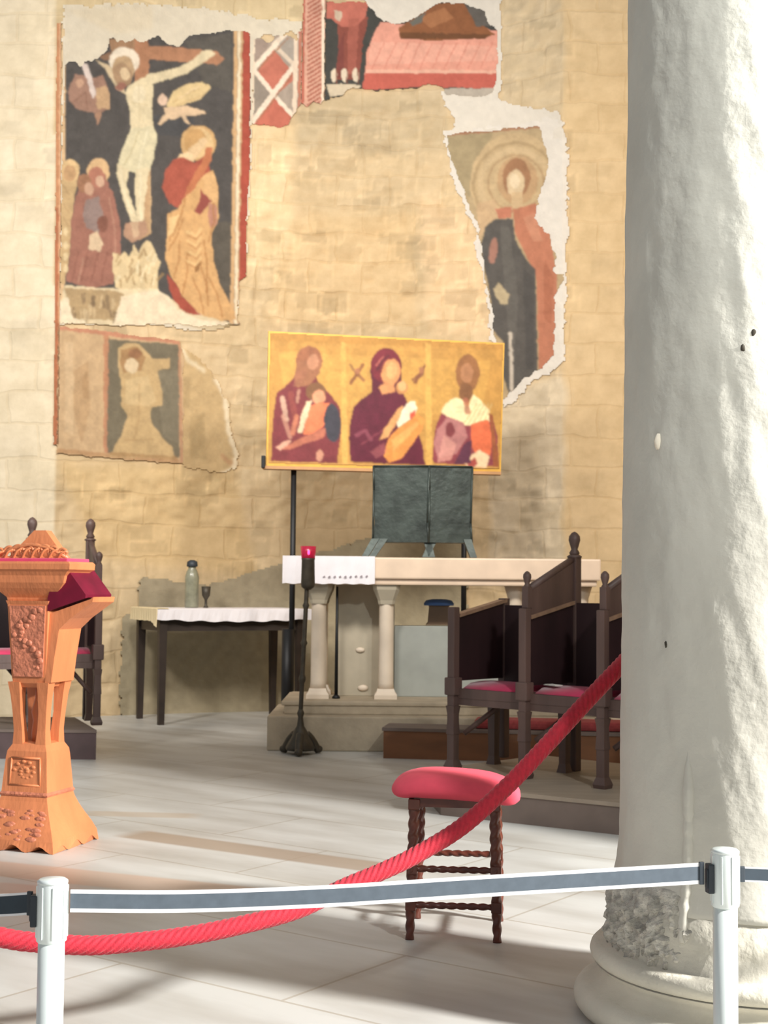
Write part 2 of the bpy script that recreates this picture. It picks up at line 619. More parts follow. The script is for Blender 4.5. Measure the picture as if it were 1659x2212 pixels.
    m1 = N.new('ShaderNodeMix'); m1.data_type = 'RGBA'; m1.blend_type = 'MULTIPLY'; m1.inputs['Factor'].default_value = 1.0
    L.new(a.outputs['Color'], m1.inputs['A']); L.new(br.outputs['Color'], m1.inputs['B'])
    n2 = N.new('ShaderNodeTexNoise'); n2.inputs['Scale'].default_value = 5; n2.inputs['Detail'].default_value = 8; n2.inputs['Roughness'].default_value = 0.65
    L.new(tc.outputs['UV'], n2.inputs['Vector'])
    rp = N.new('ShaderNodeValToRGB')
    rp.color_ramp.elements[0].position = 0.3; rp.color_ramp.elements[0].color = (0.86, 0.84, 0.8, 1)
    rp.color_ramp.elements[1].position = 0.65; rp.color_ramp.elements[1].color = (1.04, 1.04, 1.04, 1)
    L.new(n2.outputs['Fac'], rp.inputs['Fac'])
    m2 = N.new('ShaderNodeMix'); m2.data_type = 'RGBA'; m2.blend_type = 'MULTIPLY'; m2.inputs['Factor'].default_value = 1.0
    L.new(m1.outputs['Result'], m2.inputs['A']); L.new(rp.outputs['Color'], m2.inputs['B'])
    L.new(m2.outputs['Result'], b.inputs['Base Color'])
    b.inputs['Roughness'].default_value = 0.92
    b.inputs['Specular IOR Level'].default_value = 0.15
    ad = N.new('ShaderNodeMath'); ad.operation = 'MULTIPLY_ADD'
    L.new(br.outputs['Fac'], ad.inputs[0]); ad.inputs[1].default_value = -0.6
    L.new(n2.outputs['Fac'], ad.inputs[2])
    bp = N.new('ShaderNodeBump'); bp.inputs['Strength'].default_value = 0.4; bp.inputs['Distance'].default_value = 0.02
    L.new(ad.outputs[0], bp.inputs['Height']); L.new(bp.outputs[0], b.inputs['Normal'])
    me.materials.append(mt)
    o = link(bpy.data.objects.new('wall_back', me))
    tag(o, 'curved limestone back wall with remains of frescoes', 'wall', kind='structure')


build_wall()

# right-hand wall of the sanctuary, just outside the picture (it shades the back of the floor)
mb = MB()
mb.box((3.52, 8.96, 3.5), (1.6, 7.8, 7.0))
o = mb.build('wall_right', mat('limestone_plain', (214, 190, 150), 0.9, var=0.1, scale=2, bump=0.4, bscale=6))
tag(o, 'plain limestone wall right of the stalls', 'wall', kind='structure')

# ------------------------------------------------------------------ setting: floor (sanctuary level, step, nave level)
EDGE_Y = 3.62


def build_floor():
    mb = MB()
    mb.add([(-7, EDGE_Y, 0), (7, EDGE_Y, 0), (7, 14, 0), (-7, 14, 0)], [(0, 1, 2, 3)])
    mb.add([(-7, EDGE_Y, 0), (7, EDGE_Y, 0), (7, EDGE_Y, -0.4), (-7, EDGE_Y, -0.4)], [(0, 1, 2, 3)])
    mb.add([(-7, -4, -0.4), (7, -4, -0.4), (7, EDGE_Y, -0.4), (-7, EDGE_Y, -0.4)], [(0, 1, 2, 3)])
    mt, nt, b = new_mat('pale_marble_paving')
    N, L = nt.nodes, nt.links
    tc = N.new('ShaderNodeTexCoord')
    mp = N.new('ShaderNodeMapping')
    mp.inputs['Rotation'].default_value = (0, 0, math.radians(36))
    L.new(tc.outputs['Object'], mp.inputs['Vector'])
    mp2 = N.new('ShaderNodeMapping'); mp2.inputs['Scale'].default_value = (0.5, 1.7, 1)
    L.new(mp.outputs[0], mp2.inputs['Vector'])
    nz = N.new('ShaderNodeTexNoise'); nz.inputs['Scale'].default_value = 2.2; nz.inputs['Detail'].default_value = 6
    L.new(mp2.outputs[0], nz.inputs['Vector'])
    rp = N.new('ShaderNodeValToRGB')
    rp.color_ramp.elements[0].position = 0.32; rp.color_ramp.elements[0].color = lin((178, 175, 168)) + (1,)
    rp.color_ramp.elements[1].position = 0.62; rp.color_ramp.elements[1].color = lin((206, 206, 202)) + (1,)
    L.new(nz.outputs['Fac'], rp.inputs['Fac'])
    # slabs
    br = N.new('ShaderNodeTexBrick')
    br.inputs['Scale'].default_value = 1.0
    br.inputs['Brick Width'].default_value = 1.3
    br.inputs['Row Height'].default_value = 0.62
    br.inputs['Mortar Size'].default_value = 0.006
    br.inputs['Color1'].default_value = (1, 1, 1, 1)
    br.inputs['Color2'].default_value = (0.95, 0.94, 0.93, 1)
    br.inputs['Mortar'].default_value = (0.75, 0.7, 0.64, 1)
    L.new(mp.outputs[0], br.inputs['Vector'])
    m1 = N.new('ShaderNodeMix'); m1.data_type = 'RGBA'; m1.blend_type = 'MULTIPLY'; m1.inputs['Factor'].default_value = 1.0
    L.new(rp.outputs['Color'], m1.inputs['A']); L.new(br.outputs['Color'], m1.inputs['B'])
    prev = m1.outputs['Result']
    # soft-edged tan strips blended into the paving colour
    sp = N.new('ShaderNodeSeparateXYZ'); L.new(tc.outputs['Object'], sp.inputs[0])

    def strip(p, q, wid, col, fac):
        nonlocal prev
        dx, dy = q[0] - p[0], q[1] - p[1]
        ln = math.hypot(dx, dy)
        nx, ny = -dy / ln, dx / ln
        c = nx * p[0] + ny * p[1]
        a1 = N.new('ShaderNodeMath'); a1.operation = 'MULTIPLY_ADD'; a1.inputs[1].default_value = nx; a1.inputs[2].default_value = -c
        L.new(sp.outputs['X'], a1.inputs[0])
        a2 = N.new('ShaderNodeMath'); a2.operation = 'MULTIPLY_ADD'; a2.inputs[1].default_value = ny
        L.new(sp.outputs['Y'], a2.inputs[0]); L.new(a1.outputs[0], a2.inputs[2])
        ab = N.new('ShaderNodeMath'); ab.operation = 'ABSOLUTE'; L.new(a2.outputs[0], ab.inputs[0])
        mr = N.new('ShaderNodeMapRange'); mr.inputs['From Min'].default_value = wid * 0.5; mr.inputs['From Max'].default_value = wid * 0.5 + 0.03
        mr.inputs['To Min'].default_value = fac; mr.inputs['To Max'].default_value = 0
        L.new(ab.outputs[0], mr.inputs['Value'])
        # limits along the strip
        ux, uy = dx / ln, dy / ln
        b1 = N.new('ShaderNodeMath'); b1.operation = 'MULTIPLY_ADD'; b1.inputs[1].default_value = ux
        b1.inputs[2].default_value = -(ux * (p[0] + q[0]) / 2 + uy * (p[1] + q[1]) / 2)
        L.new(sp.outputs['X'], b1.inputs[0])
        b2 = N.new('ShaderNodeMath'); b2.operation = 'MULTIPLY_ADD'; b2.inputs[1].default_value = uy
        L.new(sp.outputs['Y'], b2.inputs[0]); L.new(b1.outputs[0], b2.inputs[2])
        bb = N.new('ShaderNodeMath'); bb.operation = 'ABSOLUTE'; L.new(b2.outputs[0], bb.inputs[0])
        mr2 = N.new('ShaderNodeMapRange'); mr2.inputs['From Min'].default_value = ln * 0.5; mr2.inputs['From Max'].default_value = ln * 0.5 + 0.1
        mr2.inputs['To Min'].default_value = 1; mr2.inputs['To Max'].default_value = 0
        L.new(bb.outputs[0], mr2.inputs['Value'])
        mu = N.new('ShaderNodeMath'); mu.operation = 'MULTIPLY'
        L.new(mr.outputs[0], mu.inputs[0]); L.new(mr2.outputs[0], mu.inputs[1])
        mm = N.new('ShaderNodeMix'); mm.data_type = 'RGBA'
        L.new(mu.outputs[0], mm.inputs['Factor']); L.new(prev, mm.inputs['A']); mm.inputs['B'].default_value = lin(col) + (1,)
        prev = mm.outputs['Result']

    def fl(px, py):
        p = on_z(px, py)
        return (p.x, p.y)
    strip(fl(300, 1803), fl(860, 1880), 0.17, (158, 138, 118), 0.8)
    strip(fl(-40, 1872), fl(560, 1935), 0.22, (192, 164, 144), 0.75)
    strip(fl(-40, 1925), fl(60, 1935), 0.3, (190, 156, 142), 0.6)
    strip(fl(200, 1757), fl(400, 1762), 0.12, (184, 160, 132), 0.5)
    L.new(prev, b.inputs['Base Color'])
    b.inputs['Roughness'].default_value = 0.42
    b.inputs['Specular IOR Level'].default_value = 0.4
    o = mb.build('floor', mt)
    tag(o, 'pale marble paving of the sanctuary', 'floor', kind='structure')


build_floor()

# ------------------------------------------------------------------ frescoes
INK = (88, 84, 82)
FLESH = (226, 208, 166)
GOLD = (222, 172, 104)


def crucifixion():
    t = thing('wall_fresco', 'tall torn fresco of a crucified figure on dark ground beside the left wall corner', 'fresco', (-2.3, 12.5, 2.2))
    inv = Matrix.Translation(-t.location)
    # bare plaster round the painting
    pl = wall_patch('plaster_ground',
                    [(137, 12), (300, 6), (470, 18), (560, 40), (652, 44), (654, 70), (560, 82), (545, 300), (532, 560), (520, 600), (512, 690),
                     (525, 700), (440, 716), (300, 700), (128, 702), (130, 400), (134, 200)], 4,
                    (226, 214, 190), [('p', (204, 180, 134), [(400, 672), (520, 690), (520, 712), (470, 722), (390, 700)], 0.8),
                                      ('p', (150, 126, 82), [(485, 684), (520, 688), (515, 712), (485, 710)], 0.8),
                                      ('p', (226, 206, 168), [(140, 20), (330, 10), (330, 60), (250, 75)], 0.4)],
                    off=0.012, soft=2, mottle=0.06, seed=41, rag=5, relief=0.006)
    pl.parent = t; pl.matrix_parent_inverse = inv
    L = []
    P = lambda col, pts, al=1.0: L.append(('p', col, pts, al))
    E = lambda col, *a: L.append(('e', col) + a)
    S = lambda col, pts, w, al=1.0: L.append(('s', col, pts, w, al))
    P((74, 78, 84), [(330, 250), (420, 240), (420, 300), (340, 290)], 0.5)
    P((104, 96, 82), [(420, 480), (500, 480), (500, 690), (480, 640)], 0.6)
    P((110, 104, 92), [(400, 88), (500, 70), (500, 200), (440, 180)], 0.4)
    # borders
    P((218, 172, 116), [(506, 60), (514, 60), (506, 700), (497, 700)])
    P((242, 220, 182), [(514, 60), (522, 60), (514, 700), (506, 700)])
    P((228, 178, 120), [(522, 60), (526, 60), (518, 700), (514, 700)])
    P((184, 74, 52), [(526, 60), (541, 62), (541, 330), (533, 620), (516, 620)])
    P((226, 186, 136), [(130, 100), (142, 100), (138, 700), (126, 700)])
    # cross
    P((184, 126, 88), [(286, 80), (320, 80), (322, 180), (290, 180)])
    P((186, 128, 90), [(318, 98), (400, 104), (470, 112), (484, 126), (470, 140), (400, 134), (318, 128)])
    P((150, 112, 84), [(214, 122), (240, 112), (244, 128), (226, 130)])
    P((170, 128, 92), [(236, 84), (290, 84), (290, 112), (240, 116)])
    P((196, 156, 110), [(298, 380), (324, 350), (326, 505), (300, 520)])
    S((214, 176, 124), [(324, 380), (325, 500)], 3)
    # left angel
    P((168, 126, 106), [(147, 198), (163, 160), (185, 165), (205, 168), (222, 162), (234, 195), (236, 232), (216, 245), (188, 242), (164, 234), (150, 216)])
    P((204, 164, 120), [(206, 190), (228, 184), (237, 200), (236, 234), (210, 236)])
    P((222, 204, 196), [(173, 136), (188, 138), (197, 165), (208, 205), (200, 214), (186, 170)])
    P((176, 132, 104), [(204, 244), (221, 240), (211, 272)])
    E((206, 160, 130), 172, 178, 8, 10)
    S((140, 98, 80), [(160, 220), (185, 200), (190, 235)], 3, 0.7)
    # right angel
    P((226, 196, 136), [(437, 176), (456, 188), (434, 214), (396, 226), (366, 236), (358, 226), (376, 196), (406, 180)])
    P((224, 190, 150), [(352, 232), (400, 228), (444, 240), (446, 246), (410, 250), (401, 250), (413, 269), (402, 264), (390, 250), (376, 258), (364, 256), (346, 271), (341, 266), (358, 245)])
    E((228, 192, 164), 351, 216, 10, 12)
    S((196, 156, 100), [(372, 222), (430, 190)], 3, 0.6)
    S((196, 156, 100), [(380, 228), (440, 206)], 3, 0.6)
    S((240, 214, 170), [(386, 214), (428, 186)], 3, 0.6)
    # Christ
    E((240, 224, 200), 268, 132, 33, 30)
    E((192, 158, 116), 266, 148, 24, 28)
    P(FLESH, [(318, 162), (355, 153), (385, 146), (416, 130), (436, 110), (450, 106), (466, 116), (448, 130), (402, 160), (360, 172), (326, 182)])
    P((214, 190, 150), [(204, 128), (234, 140), (250, 160), (264, 184), (276, 205), (256, 194), (240, 172), (226, 148)])
    P(FLESH, [(276, 184), (322, 162), (331, 186), (328, 250), (332, 276), (284, 282), (279, 240), (272, 206)])
    E((176, 140, 104), 264, 162, 20, 26, -18)
    E((226, 196, 152), 270, 160, 10, 14, -18)
    E((164, 108, 90), 262, 186, 12, 9, -18)
    E((234, 218, 180), 300, 205, 14, 20)
    S((196, 172, 124), [(282, 222), (318, 226)], 2, 0.6)
    S((196, 172, 124), [(300, 180), (302, 262)], 2, 0.5)
    P((220, 208, 168), [(284, 276), (331, 272), (340, 292), (333, 340), (322, 368), (292, 374), (264, 366), (254, 354), (264, 322)])
    S((190, 172, 124), [(300, 284), (284, 330), (268, 356)], 3, 0.6)
    S((238, 228, 192), [(318, 284), (306, 330), (300, 364)], 4, 0.6)
    P(FLESH, [(252, 352), (278, 366), (273, 400), (286, 442), (299, 476), (288, 488), (274, 456), (261, 412), (251, 376)])
    P(FLESH, [(294, 368), (322, 358), (318, 402), (312, 442), (309, 486), (295, 490), (293, 440), (291, 402)])
    S((240, 226, 190), [(304, 374), (304, 480)], 4, 0.6)
    S((240, 226, 190), [(262, 366), (266, 410), (284, 460)], 4, 0.6)
    P((186, 142, 112), [(272, 482), (312, 476), (322, 500), (306, 516), (284, 524), (266, 508)])
    P((206, 170, 134), [(282, 480), (300, 480), (300, 510), (290, 516)])
    # women on the left
    P((202, 168, 116), [(130, 350), (152, 344), (172, 372), (162, 420), (156, 480), (150, 560), (140, 612), (128, 612)])
    E((226, 188, 130), 152, 368, 21, 24)
    E((200, 156, 106), 150, 374, 14, 18)
    E((224, 182, 128), 212, 372, 24, 30)
    P((168, 110, 92), [(176, 392), (196, 376), (226, 378), (246, 424), (259, 480), (262, 540), (252, 578), (246, 612), (200, 624), (142, 608), (150, 560), (154, 480), (162, 432)])
    E((188, 120, 96), 208, 382, 17, 22)
    E((166, 116, 84), 182, 396, 15, 20)
    E((206, 160, 130), 192, 408, 10, 14)
    E((214, 170, 140), 216, 392, 9, 12)
    P((152, 128, 122), [(184, 432), (214, 424), (226, 478), (212, 504), (186, 492), (178, 464)])
    P((224, 194, 156), [(194, 506), (210, 498), (222, 528), (214, 544), (190, 538)])
    E((140, 88, 72), 222, 484, 12, 18)
    for x in (170, 190, 212, 232):
        S((138, 84, 70), [(x, 545), (x - 14, 606)], 4, 0.5)
    S((198, 146, 120), [(236, 430), (248, 500), (250, 560)], 4, 0.5)
    S((206, 158, 130), [(180, 560), (168, 610)], 4, 0.4)
    for y in (500, 530, 555, 580):
        E((226, 200, 150), 142, y, 5, 9)
    for y in (400, 440, 470):
        S((174, 140, 92), [(136, y), (150, y + 20)], 3, 0.6)
    # rocks
    P((224, 198, 148), [(243, 546), (258, 552), (268, 544), (280, 556), (290, 528), (300, 546), (314, 518), (326, 524), (336, 545), (347, 566), (340, 592), (342, 628), (280, 632), (250, 622), (245, 590)])
    P((236, 214, 170), [(140, 616), (250, 624), (342, 624), (350, 640), (420, 660), (500, 700), (500, 712), (130, 705), (134, 640)], 0.9)
    rg = np.random.default_rng(9)
    for _ in range(26):
        x, y = rg.uniform(250, 340), rg.uniform(550, 622)
        S((172, 138, 88) if rg.random() < 0.55 else (240, 222, 178), [(x, y), (x + rg.uniform(-5, 12), y - rg.uniform(10, 22))], rg.uniform(3, 6), 0.7)
    P((184, 154, 108), [(140, 622), (250, 628), (268, 636), (258, 662), (246, 692), (160, 688), (146, 664)])
    for _ in range(22):
        x, y = rg.uniform(150, 255), rg.uniform(632, 682)
        S((128, 104, 78) if rg.random() < 0.6 else (214, 186, 140), [(x, y), (x + rg.uniform(-4, 4), y + rg.uniform(10, 26))], rg.uniform(4, 9), 0.65)
    P((238, 220, 186), [(128, 652), (146, 640), (156, 686), (190, 698), (128, 704)])
    P((238, 218, 184), [(262, 640), (340, 626), (364, 640), (384, 668), (430, 690), (500, 698), (470, 712), (240, 708), (250, 690)])
    # mourning saint
    E((214, 168, 104), 428, 309, 38, 39)
    E((228, 190, 130), 428, 309, 32, 33)
    E((206, 158, 92), 420, 305, 24, 28, 20)
    P((226, 190, 140), [(408, 322), (440, 296), (450, 304), (424, 344), (404, 350)])
    P((234, 202, 152), [(390, 330), (412, 330), (420, 350), (398, 352), (384, 344)])
    P((182, 84, 62), [(374, 344), (396, 338), (420, 352), (440, 338), (456, 372), (430, 400), (388, 452), (364, 440), (350, 402), (357, 370)])
    P((222, 170, 104), [(440, 376), (460, 368), (471, 402), (472, 470), (458, 505), (460, 560), (475, 612), (500, 660), (512, 690), (480, 694), (430, 678), (402, 652), (372, 604), (357, 560), (361, 500), (360, 462), (384, 452), (404, 418)])
    P((204, 118, 70), [(446, 318), (458, 318), (456, 346), (420, 408), (396, 428), (410, 392), (436, 350)])
    P((226, 176, 112), [(440, 376), (464, 378), (472, 430), (458, 442), (440, 420)])
    P((164, 78, 68), [(434, 408), (446, 424), (458, 434), (432, 466), (420, 456), (432, 432)])
    P((196, 134, 110), [(452, 438), (468, 444), (470, 482), (456, 494), (448, 466)])
    P((178, 76, 56), [(360, 592), (378, 610), (394, 640), (418, 664), (434, 682), (400, 676), (376, 650), (366, 624)])
    P((236, 196, 130), [(366, 470), (388, 464), (376, 500), (362, 512)])
    for a, b_ in (((400, 430), (366, 520)), ((396, 470), (364, 540)), ((388, 520), (376, 600)), ((404, 540), (394, 640)),
                  ((440, 520), (446, 630)), ((430, 560), (450, 660)), ((416, 600), (440, 676)), ((452, 600), (480, 682)), ((462, 440), (452, 520))):
        S((186, 126, 64), [a, ((a[0] + b_[0]) / 2 + 5, (a[1] + b_[1]) / 2), b_], 4, 0.7)
    for y in (500, 520, 542, 562):
        S((240, 200, 132), [(404, y), (424, y + 10), (434, y - 6)], 5, 0.6)
        S((176, 118, 60), [(406, y + 8), (424, y + 17), (436, y + 4)], 3, 0.6)
    P((160, 112, 60), [(420, 575), (434, 566), (430, 584), (422, 588)])
    out = [(140, 142), (150, 134), (165, 132), (173, 146), (184, 131), (198, 130), (214, 124), (232, 110), (235, 84), (245, 79), (255, 90), (265, 85), (272, 93),
           (290, 82), (300, 92), (320, 86), (330, 80), (346, 78), (352, 90), (368, 95), (386, 99), (399, 88), (408, 78), (425, 73), (470, 70), (505, 65),
           (530, 66), (541, 72), (541, 330), (536, 430), (532, 500), (533, 596), (518, 606), (512, 690), (520, 700), (430, 706), (384, 700), (240, 704), (190, 700), (128, 700), (132, 520), (134, 300)]
    pp = wall_patch('painted_surface', out, 2, INK, L, off=0.020, soft=2, wob=1.6, mottle=0.12, seed=17, rag=2.0)
    pp.parent = t; pp.matrix_parent_inverse = inv
    # tall red border line that also runs past the lower scene
    bd = wall_patch('painted_border', [(122, 50), (133, 50), (132, 400), (128, 960), (115, 960), (119, 500)], 2, (206, 138, 88),
                    [('p', (186, 102, 58), [(118, 450), (128, 450), (124, 960), (113, 960)], 0.8), ('p', (226, 176, 128), [(128, 50), (134, 50), (130, 960), (125, 960)], 0.7)],
                    off=0.018, mottle=0.14, seed=51, rag=0.8)
    bd.parent = t; bd.matrix_parent_inverse = inv


crucifixion()


def lower_fresco():
    t = thing('wall_fresco', 'small faded fresco of a pale robed figure below the crucifixion', 'fresco', (-2.3, 12.7, 1.6))
    inv = Matrix.Translation(-t.location)
    L = []
    P = lambda col, pts, al=1.0: L.append(('p', col, pts, al))
    E = lambda col, *a: L.append(('e', col) + a)
    S = lambda col, pts, w, al=1.0: L.append(('s', col, pts, w, al))
    P((126, 116, 94), [(232, 732), (386, 744), (388, 990), (230, 980)])
    P((146, 136, 112), [(340, 800), (388, 800), (388, 960), (350, 940)], 0.5)
    P((196, 126, 88), [(224, 722), (234, 724), (232, 980), (224, 978)], 0.8)
    P((204, 128, 96), [(128, 704), (238, 716), (390, 736), (390, 744), (238, 726), (128, 712)], 0.85)
    P((190, 142, 92), [(124, 968), (240, 980), (386, 992), (386, 1002), (240, 990), (124, 978)], 0.8)
    P((192, 152, 104), [(160, 800), (190, 780), (196, 880), (176, 960), (160, 900)], 0.6)
    P((222, 190, 146), [(140, 740), (158, 740), (158, 940), (140, 930)], 0.5)
    P((178, 138, 92), [(176, 820), (188, 800), (190, 860), (178, 860)], 0.6)
    P((206, 172, 116), [(255, 752), (275, 740), (300, 742), (318, 760), (330, 775), (366, 774), (366, 796), (340, 800), (352, 850), (350, 876), (326, 880), (326, 910), (346, 940), (372, 966), (378, 992), (236, 986), (262, 940), (276, 900), (262, 876), (262, 830), (254, 790)])
    P((178, 136, 86), [(262, 756), (296, 748), (314, 772), (306, 800), (284, 802), (266, 806), (258, 780)])
    E((226, 200, 158), 284, 790, 15, 16)
    E((160, 112, 74), 292, 764, 16, 10)
    P((218, 188, 134), [(272, 820), (320, 812), (338, 868), (322, 878), (268, 872)], 0.7)
    S((184, 146, 92), [(300, 830), (300, 900), (290, 950)], 4, 0.5)
    S((184, 146, 92), [(270, 950), (330, 950)], 4, 0.5)
    S((196, 128, 90), [(388, 744), (392, 1000)], 6, 0.6)
    S((170, 124, 72), [(240, 980), (380, 990)], 8, 0.6)
    o = wall_patch('painted_surface', [(124, 704), (238, 716), (388, 736), (398, 770), (396, 1002), (240, 990), (122, 980)], 2, (210, 174, 128), L,
                   off=0.018, soft=2, mottle=0.12, seed=61, rag=2.0)
    o.parent = t; o.matrix_parent_inverse = inv
    o = wall_patch('plaster_ground', [(386, 742), (402, 756), (430, 770), (470, 820), (480, 846), (498, 870), (500, 930), (516, 985), (512, 1010), (490, 1022), (392, 1010)], 3,
                   (212, 178, 122), [('p', (186, 156, 104), [(410, 900), (440, 890), (446, 990), (410, 990)], 0.6), ('p', (166, 138, 92), [(395, 820), (412, 810), (410, 880), (398, 880)], 0.4),
                                     ('s', (240, 220, 180), [(388, 744), (406, 778), (440, 800)], 8, 0.9),
                                     ('s', (244, 226, 190), [(468, 822), (486, 856), (494, 930), (512, 985), (506, 1014), (480, 1024)], 10, 0.9),
                                     ('s', (200, 140, 94), [(480, 985), (500, 1000)], 10, 0.6)], off=0.012, soft=2, mottle=0.1, seed=63, rag=4, relief=0.01)
    o.parent = t; o.matrix_parent_inverse = inv


lower_fresco()


def lattice_fresco():
    t = thing('wall_fresco', 'fresco strip of white diagonal lattice over red and grey diamonds', 'fresco', (-1.2, 13.2, 4.0))
    inv = Matrix.Translation(-t.location)
    L = []
    P = lambda col, pts, al=1.0: L.append(('p', col, pts, al))
    S = lambda col, pts, w, al=1.0: L.append(('s', col, pts, w, al))
    P((206, 112, 88), [(590, 104), (640, 168), (592, 208), (552, 160)])
    P((206, 106, 82), [(592, 208), (640, 262), (600, 290), (546, 268)])
    P((156, 142, 128), [(548, 160), (590, 208), (548, 260)])
    P((172, 160, 148), [(600, 78), (640, 90), (640, 150), (612, 128)])
    P((168, 146, 132), [(545, 85), (580, 85), (575, 120), (548, 150)])
    band = (242, 222, 198)
    S(band, [(545, 146), (596, 210), (644, 262)], 9)
    S((226, 204, 180), [(590, 96), (644, 148)], 9)
    S(band, [(546, 262), (640, 136)], 11)
    S((170, 120, 84), [(554, 264), (646, 142)], 3, 0.8)
    S(band, [(546, 150), (616, 72)], 11)
    S((170, 120, 84), [(556, 152), (622, 82)], 3, 0.8)
    S((240, 218, 190), [(548, 60), (543, 300)], 7)
    S((238, 214, 188), [(640, 60), (636, 260)], 9)
    S((200, 120, 92), [(650, 40), (646, 250)], 7)
    out = [(546, 84), (560, 80), (572, 92), (586, 90), (600, 76), (622, 74), (640, 86), (644, 70), (654, 66), (652, 226), (640, 236), (630, 250), (622, 268), (600, 276), (566, 270), (544, 268)]
    o = wall_patch('painted_surface', out, 2, (176, 158, 142), L, off=0.018, soft=1, wob=1.0, seed=71, rag=2.5)
    o.parent = t; o.matrix_parent_inverse = inv


lattice_fresco()


def upper_fresco():
    t = thing('wall_fresco', 'broken red fresco with a draped bed and striped border at the top of the wall', 'fresco', (0.2, 13.4, 4.4))
    inv = Matrix.Translation(-t.location)
    hx = lambda W, H: (((H + 0.62 * (W - 660)) % 9.5) < 4.5) & (W > 664) & (W < 694)
    o = wall_patch('striped_border', [(656, -30), (706, -30), (704, 206), (694, 226), (676, 220), (664, 232), (650, 222)], 2, (214, 128, 104),
                   [('p', (226, 168, 142), [(660, -30), (696, -30), (693, 230), (656, 230)]), ('f', (178, 92, 70), hx),
                    ('s', (244, 226, 200), [(699, -30), (697, 230)], 6), ('s', (150, 136, 104), [(705, -30), (702, 230)], 4),
                    ('s', (196, 100, 78), [(656, -30), (653, 240)], 6)], off=0.018, soft=1, wob=0.7, seed=81, rag=1.5)
    o.parent = t; o.matrix_parent_inverse = inv
    L = []
    P = lambda col, pts, al=1.0: L.append(('p', col, pts, al))
    E = lambda col, *a: L.append(('e', col) + a)
    S = lambda col, pts, w, al=1.0: L.append(('s', col, pts, w, al))
    P((236, 156, 132), [(820, 48), (1080, 66), (1080, 160), (788, 162), (792, 110)])
    P((244, 178, 154), [(800, 90), (1080, 100), (1080, 130), (796, 140)], 0.5)
    P((206, 92, 74), [(790, 156), (1080, 158), (1080, 192), (900, 188), (780, 196)])
    P((238, 176, 150), [(790, 150), (1080, 152), (1080, 158), (790, 158)])
    P((188, 176, 160), [(940, 192), (1070, 190), (1060, 215), (950, 215)])
    P((152, 92, 50), [(862, 60), (900, 34), (946, 6), (1000, 6), (1020, 30), (1050, 60), (1070, 74), (1050, 82), (930, 88), (862, 80)])
    P((120, 76, 44), [(862, 70), (1060, 74), (1050, 84), (864, 84)])
    P((186, 120, 70), [(906, 40), (960, 16), (980, 40), (930, 60)], 0.7)
    P((104, 98, 92), [(1005, 12), (1050, 24), (1062, 56), (1030, 58)])
    P((112, 110, 102), [(884, 46), (920, 26), (910, 50), (890, 56)])
    P((150, 76, 62), [(728, 36), (796, 36), (784, 90), (776, 172), (724, 172), (732, 100)])
    P((206, 108, 88), [(704, 2), (796, 2), (790, 36), (772, 56), (738, 58), (716, 40), (704, 40)])
    P((184, 96, 78), [(752, 40), (776, 40), (768, 160), (750, 160)], 0.7)
    P((128, 62, 58), [(730, 100), (744, 70), (742, 168), (726, 168)], 0.7)
    P((214, 200, 172), [(722, 22), (740, 26), (736, 46), (724, 40)], 0.8)
    for x in (722, 744, 768):
        E((232, 212, 184), x, 162, 7, 15)
        S((140, 80, 62), [(x + 6, 150), (x + 5, 180)], 3, 0.8)
    P((214, 196, 166), [(704, 180), (780, 184), (770, 200), (712, 210)])
    for x in range(830, 1080, 26):
        S((214, 120, 98), [(x, 92), (x - 26, 148)], 2.5, 0.6)
    out = [(702, 4), (792, 3), (804, 22), (830, 46), (850, 53), (880, 45), (910, 30), (946, 5), (1002, 7), (1046, 24), (1056, 50), (1076, 70), (1076, 120), (1072, 178), (1062, 198),
           (1046, 210), (962, 204), (956, 188), (930, 182), (900, 190), (800, 196), (762, 190), (738, 206), (712, 214), (700, 218)]
    o = wall_patch('painted_surface', out, 2, (74, 74, 70), L, off=0.018, soft=1, seed=83, rag=2.5)
    o.parent = t; o.matrix_parent_inverse = inv
    o = wall_patch('plaster_ground', [(768, -30), (1080, -30), (1084, 60), (1084, 190), (1080, 215), (1130, 232), (1205, 240), (1218, 268), (1224, 300), (960, 300), (985, 262), (962, 230), (950, 196),
                                      (1040, 204), (1066, 180), (1070, 80), (1040, 30), (1000, 12), (950, 12), (890, 52), (840, 58), (800, 30)], 3, (228, 220, 206), [],
                   off=0.012, mottle=0.05, seed=85, rag=4, relief=0.01)
    o.parent = t; o.matrix_parent_inverse = inv


upper_fresco()


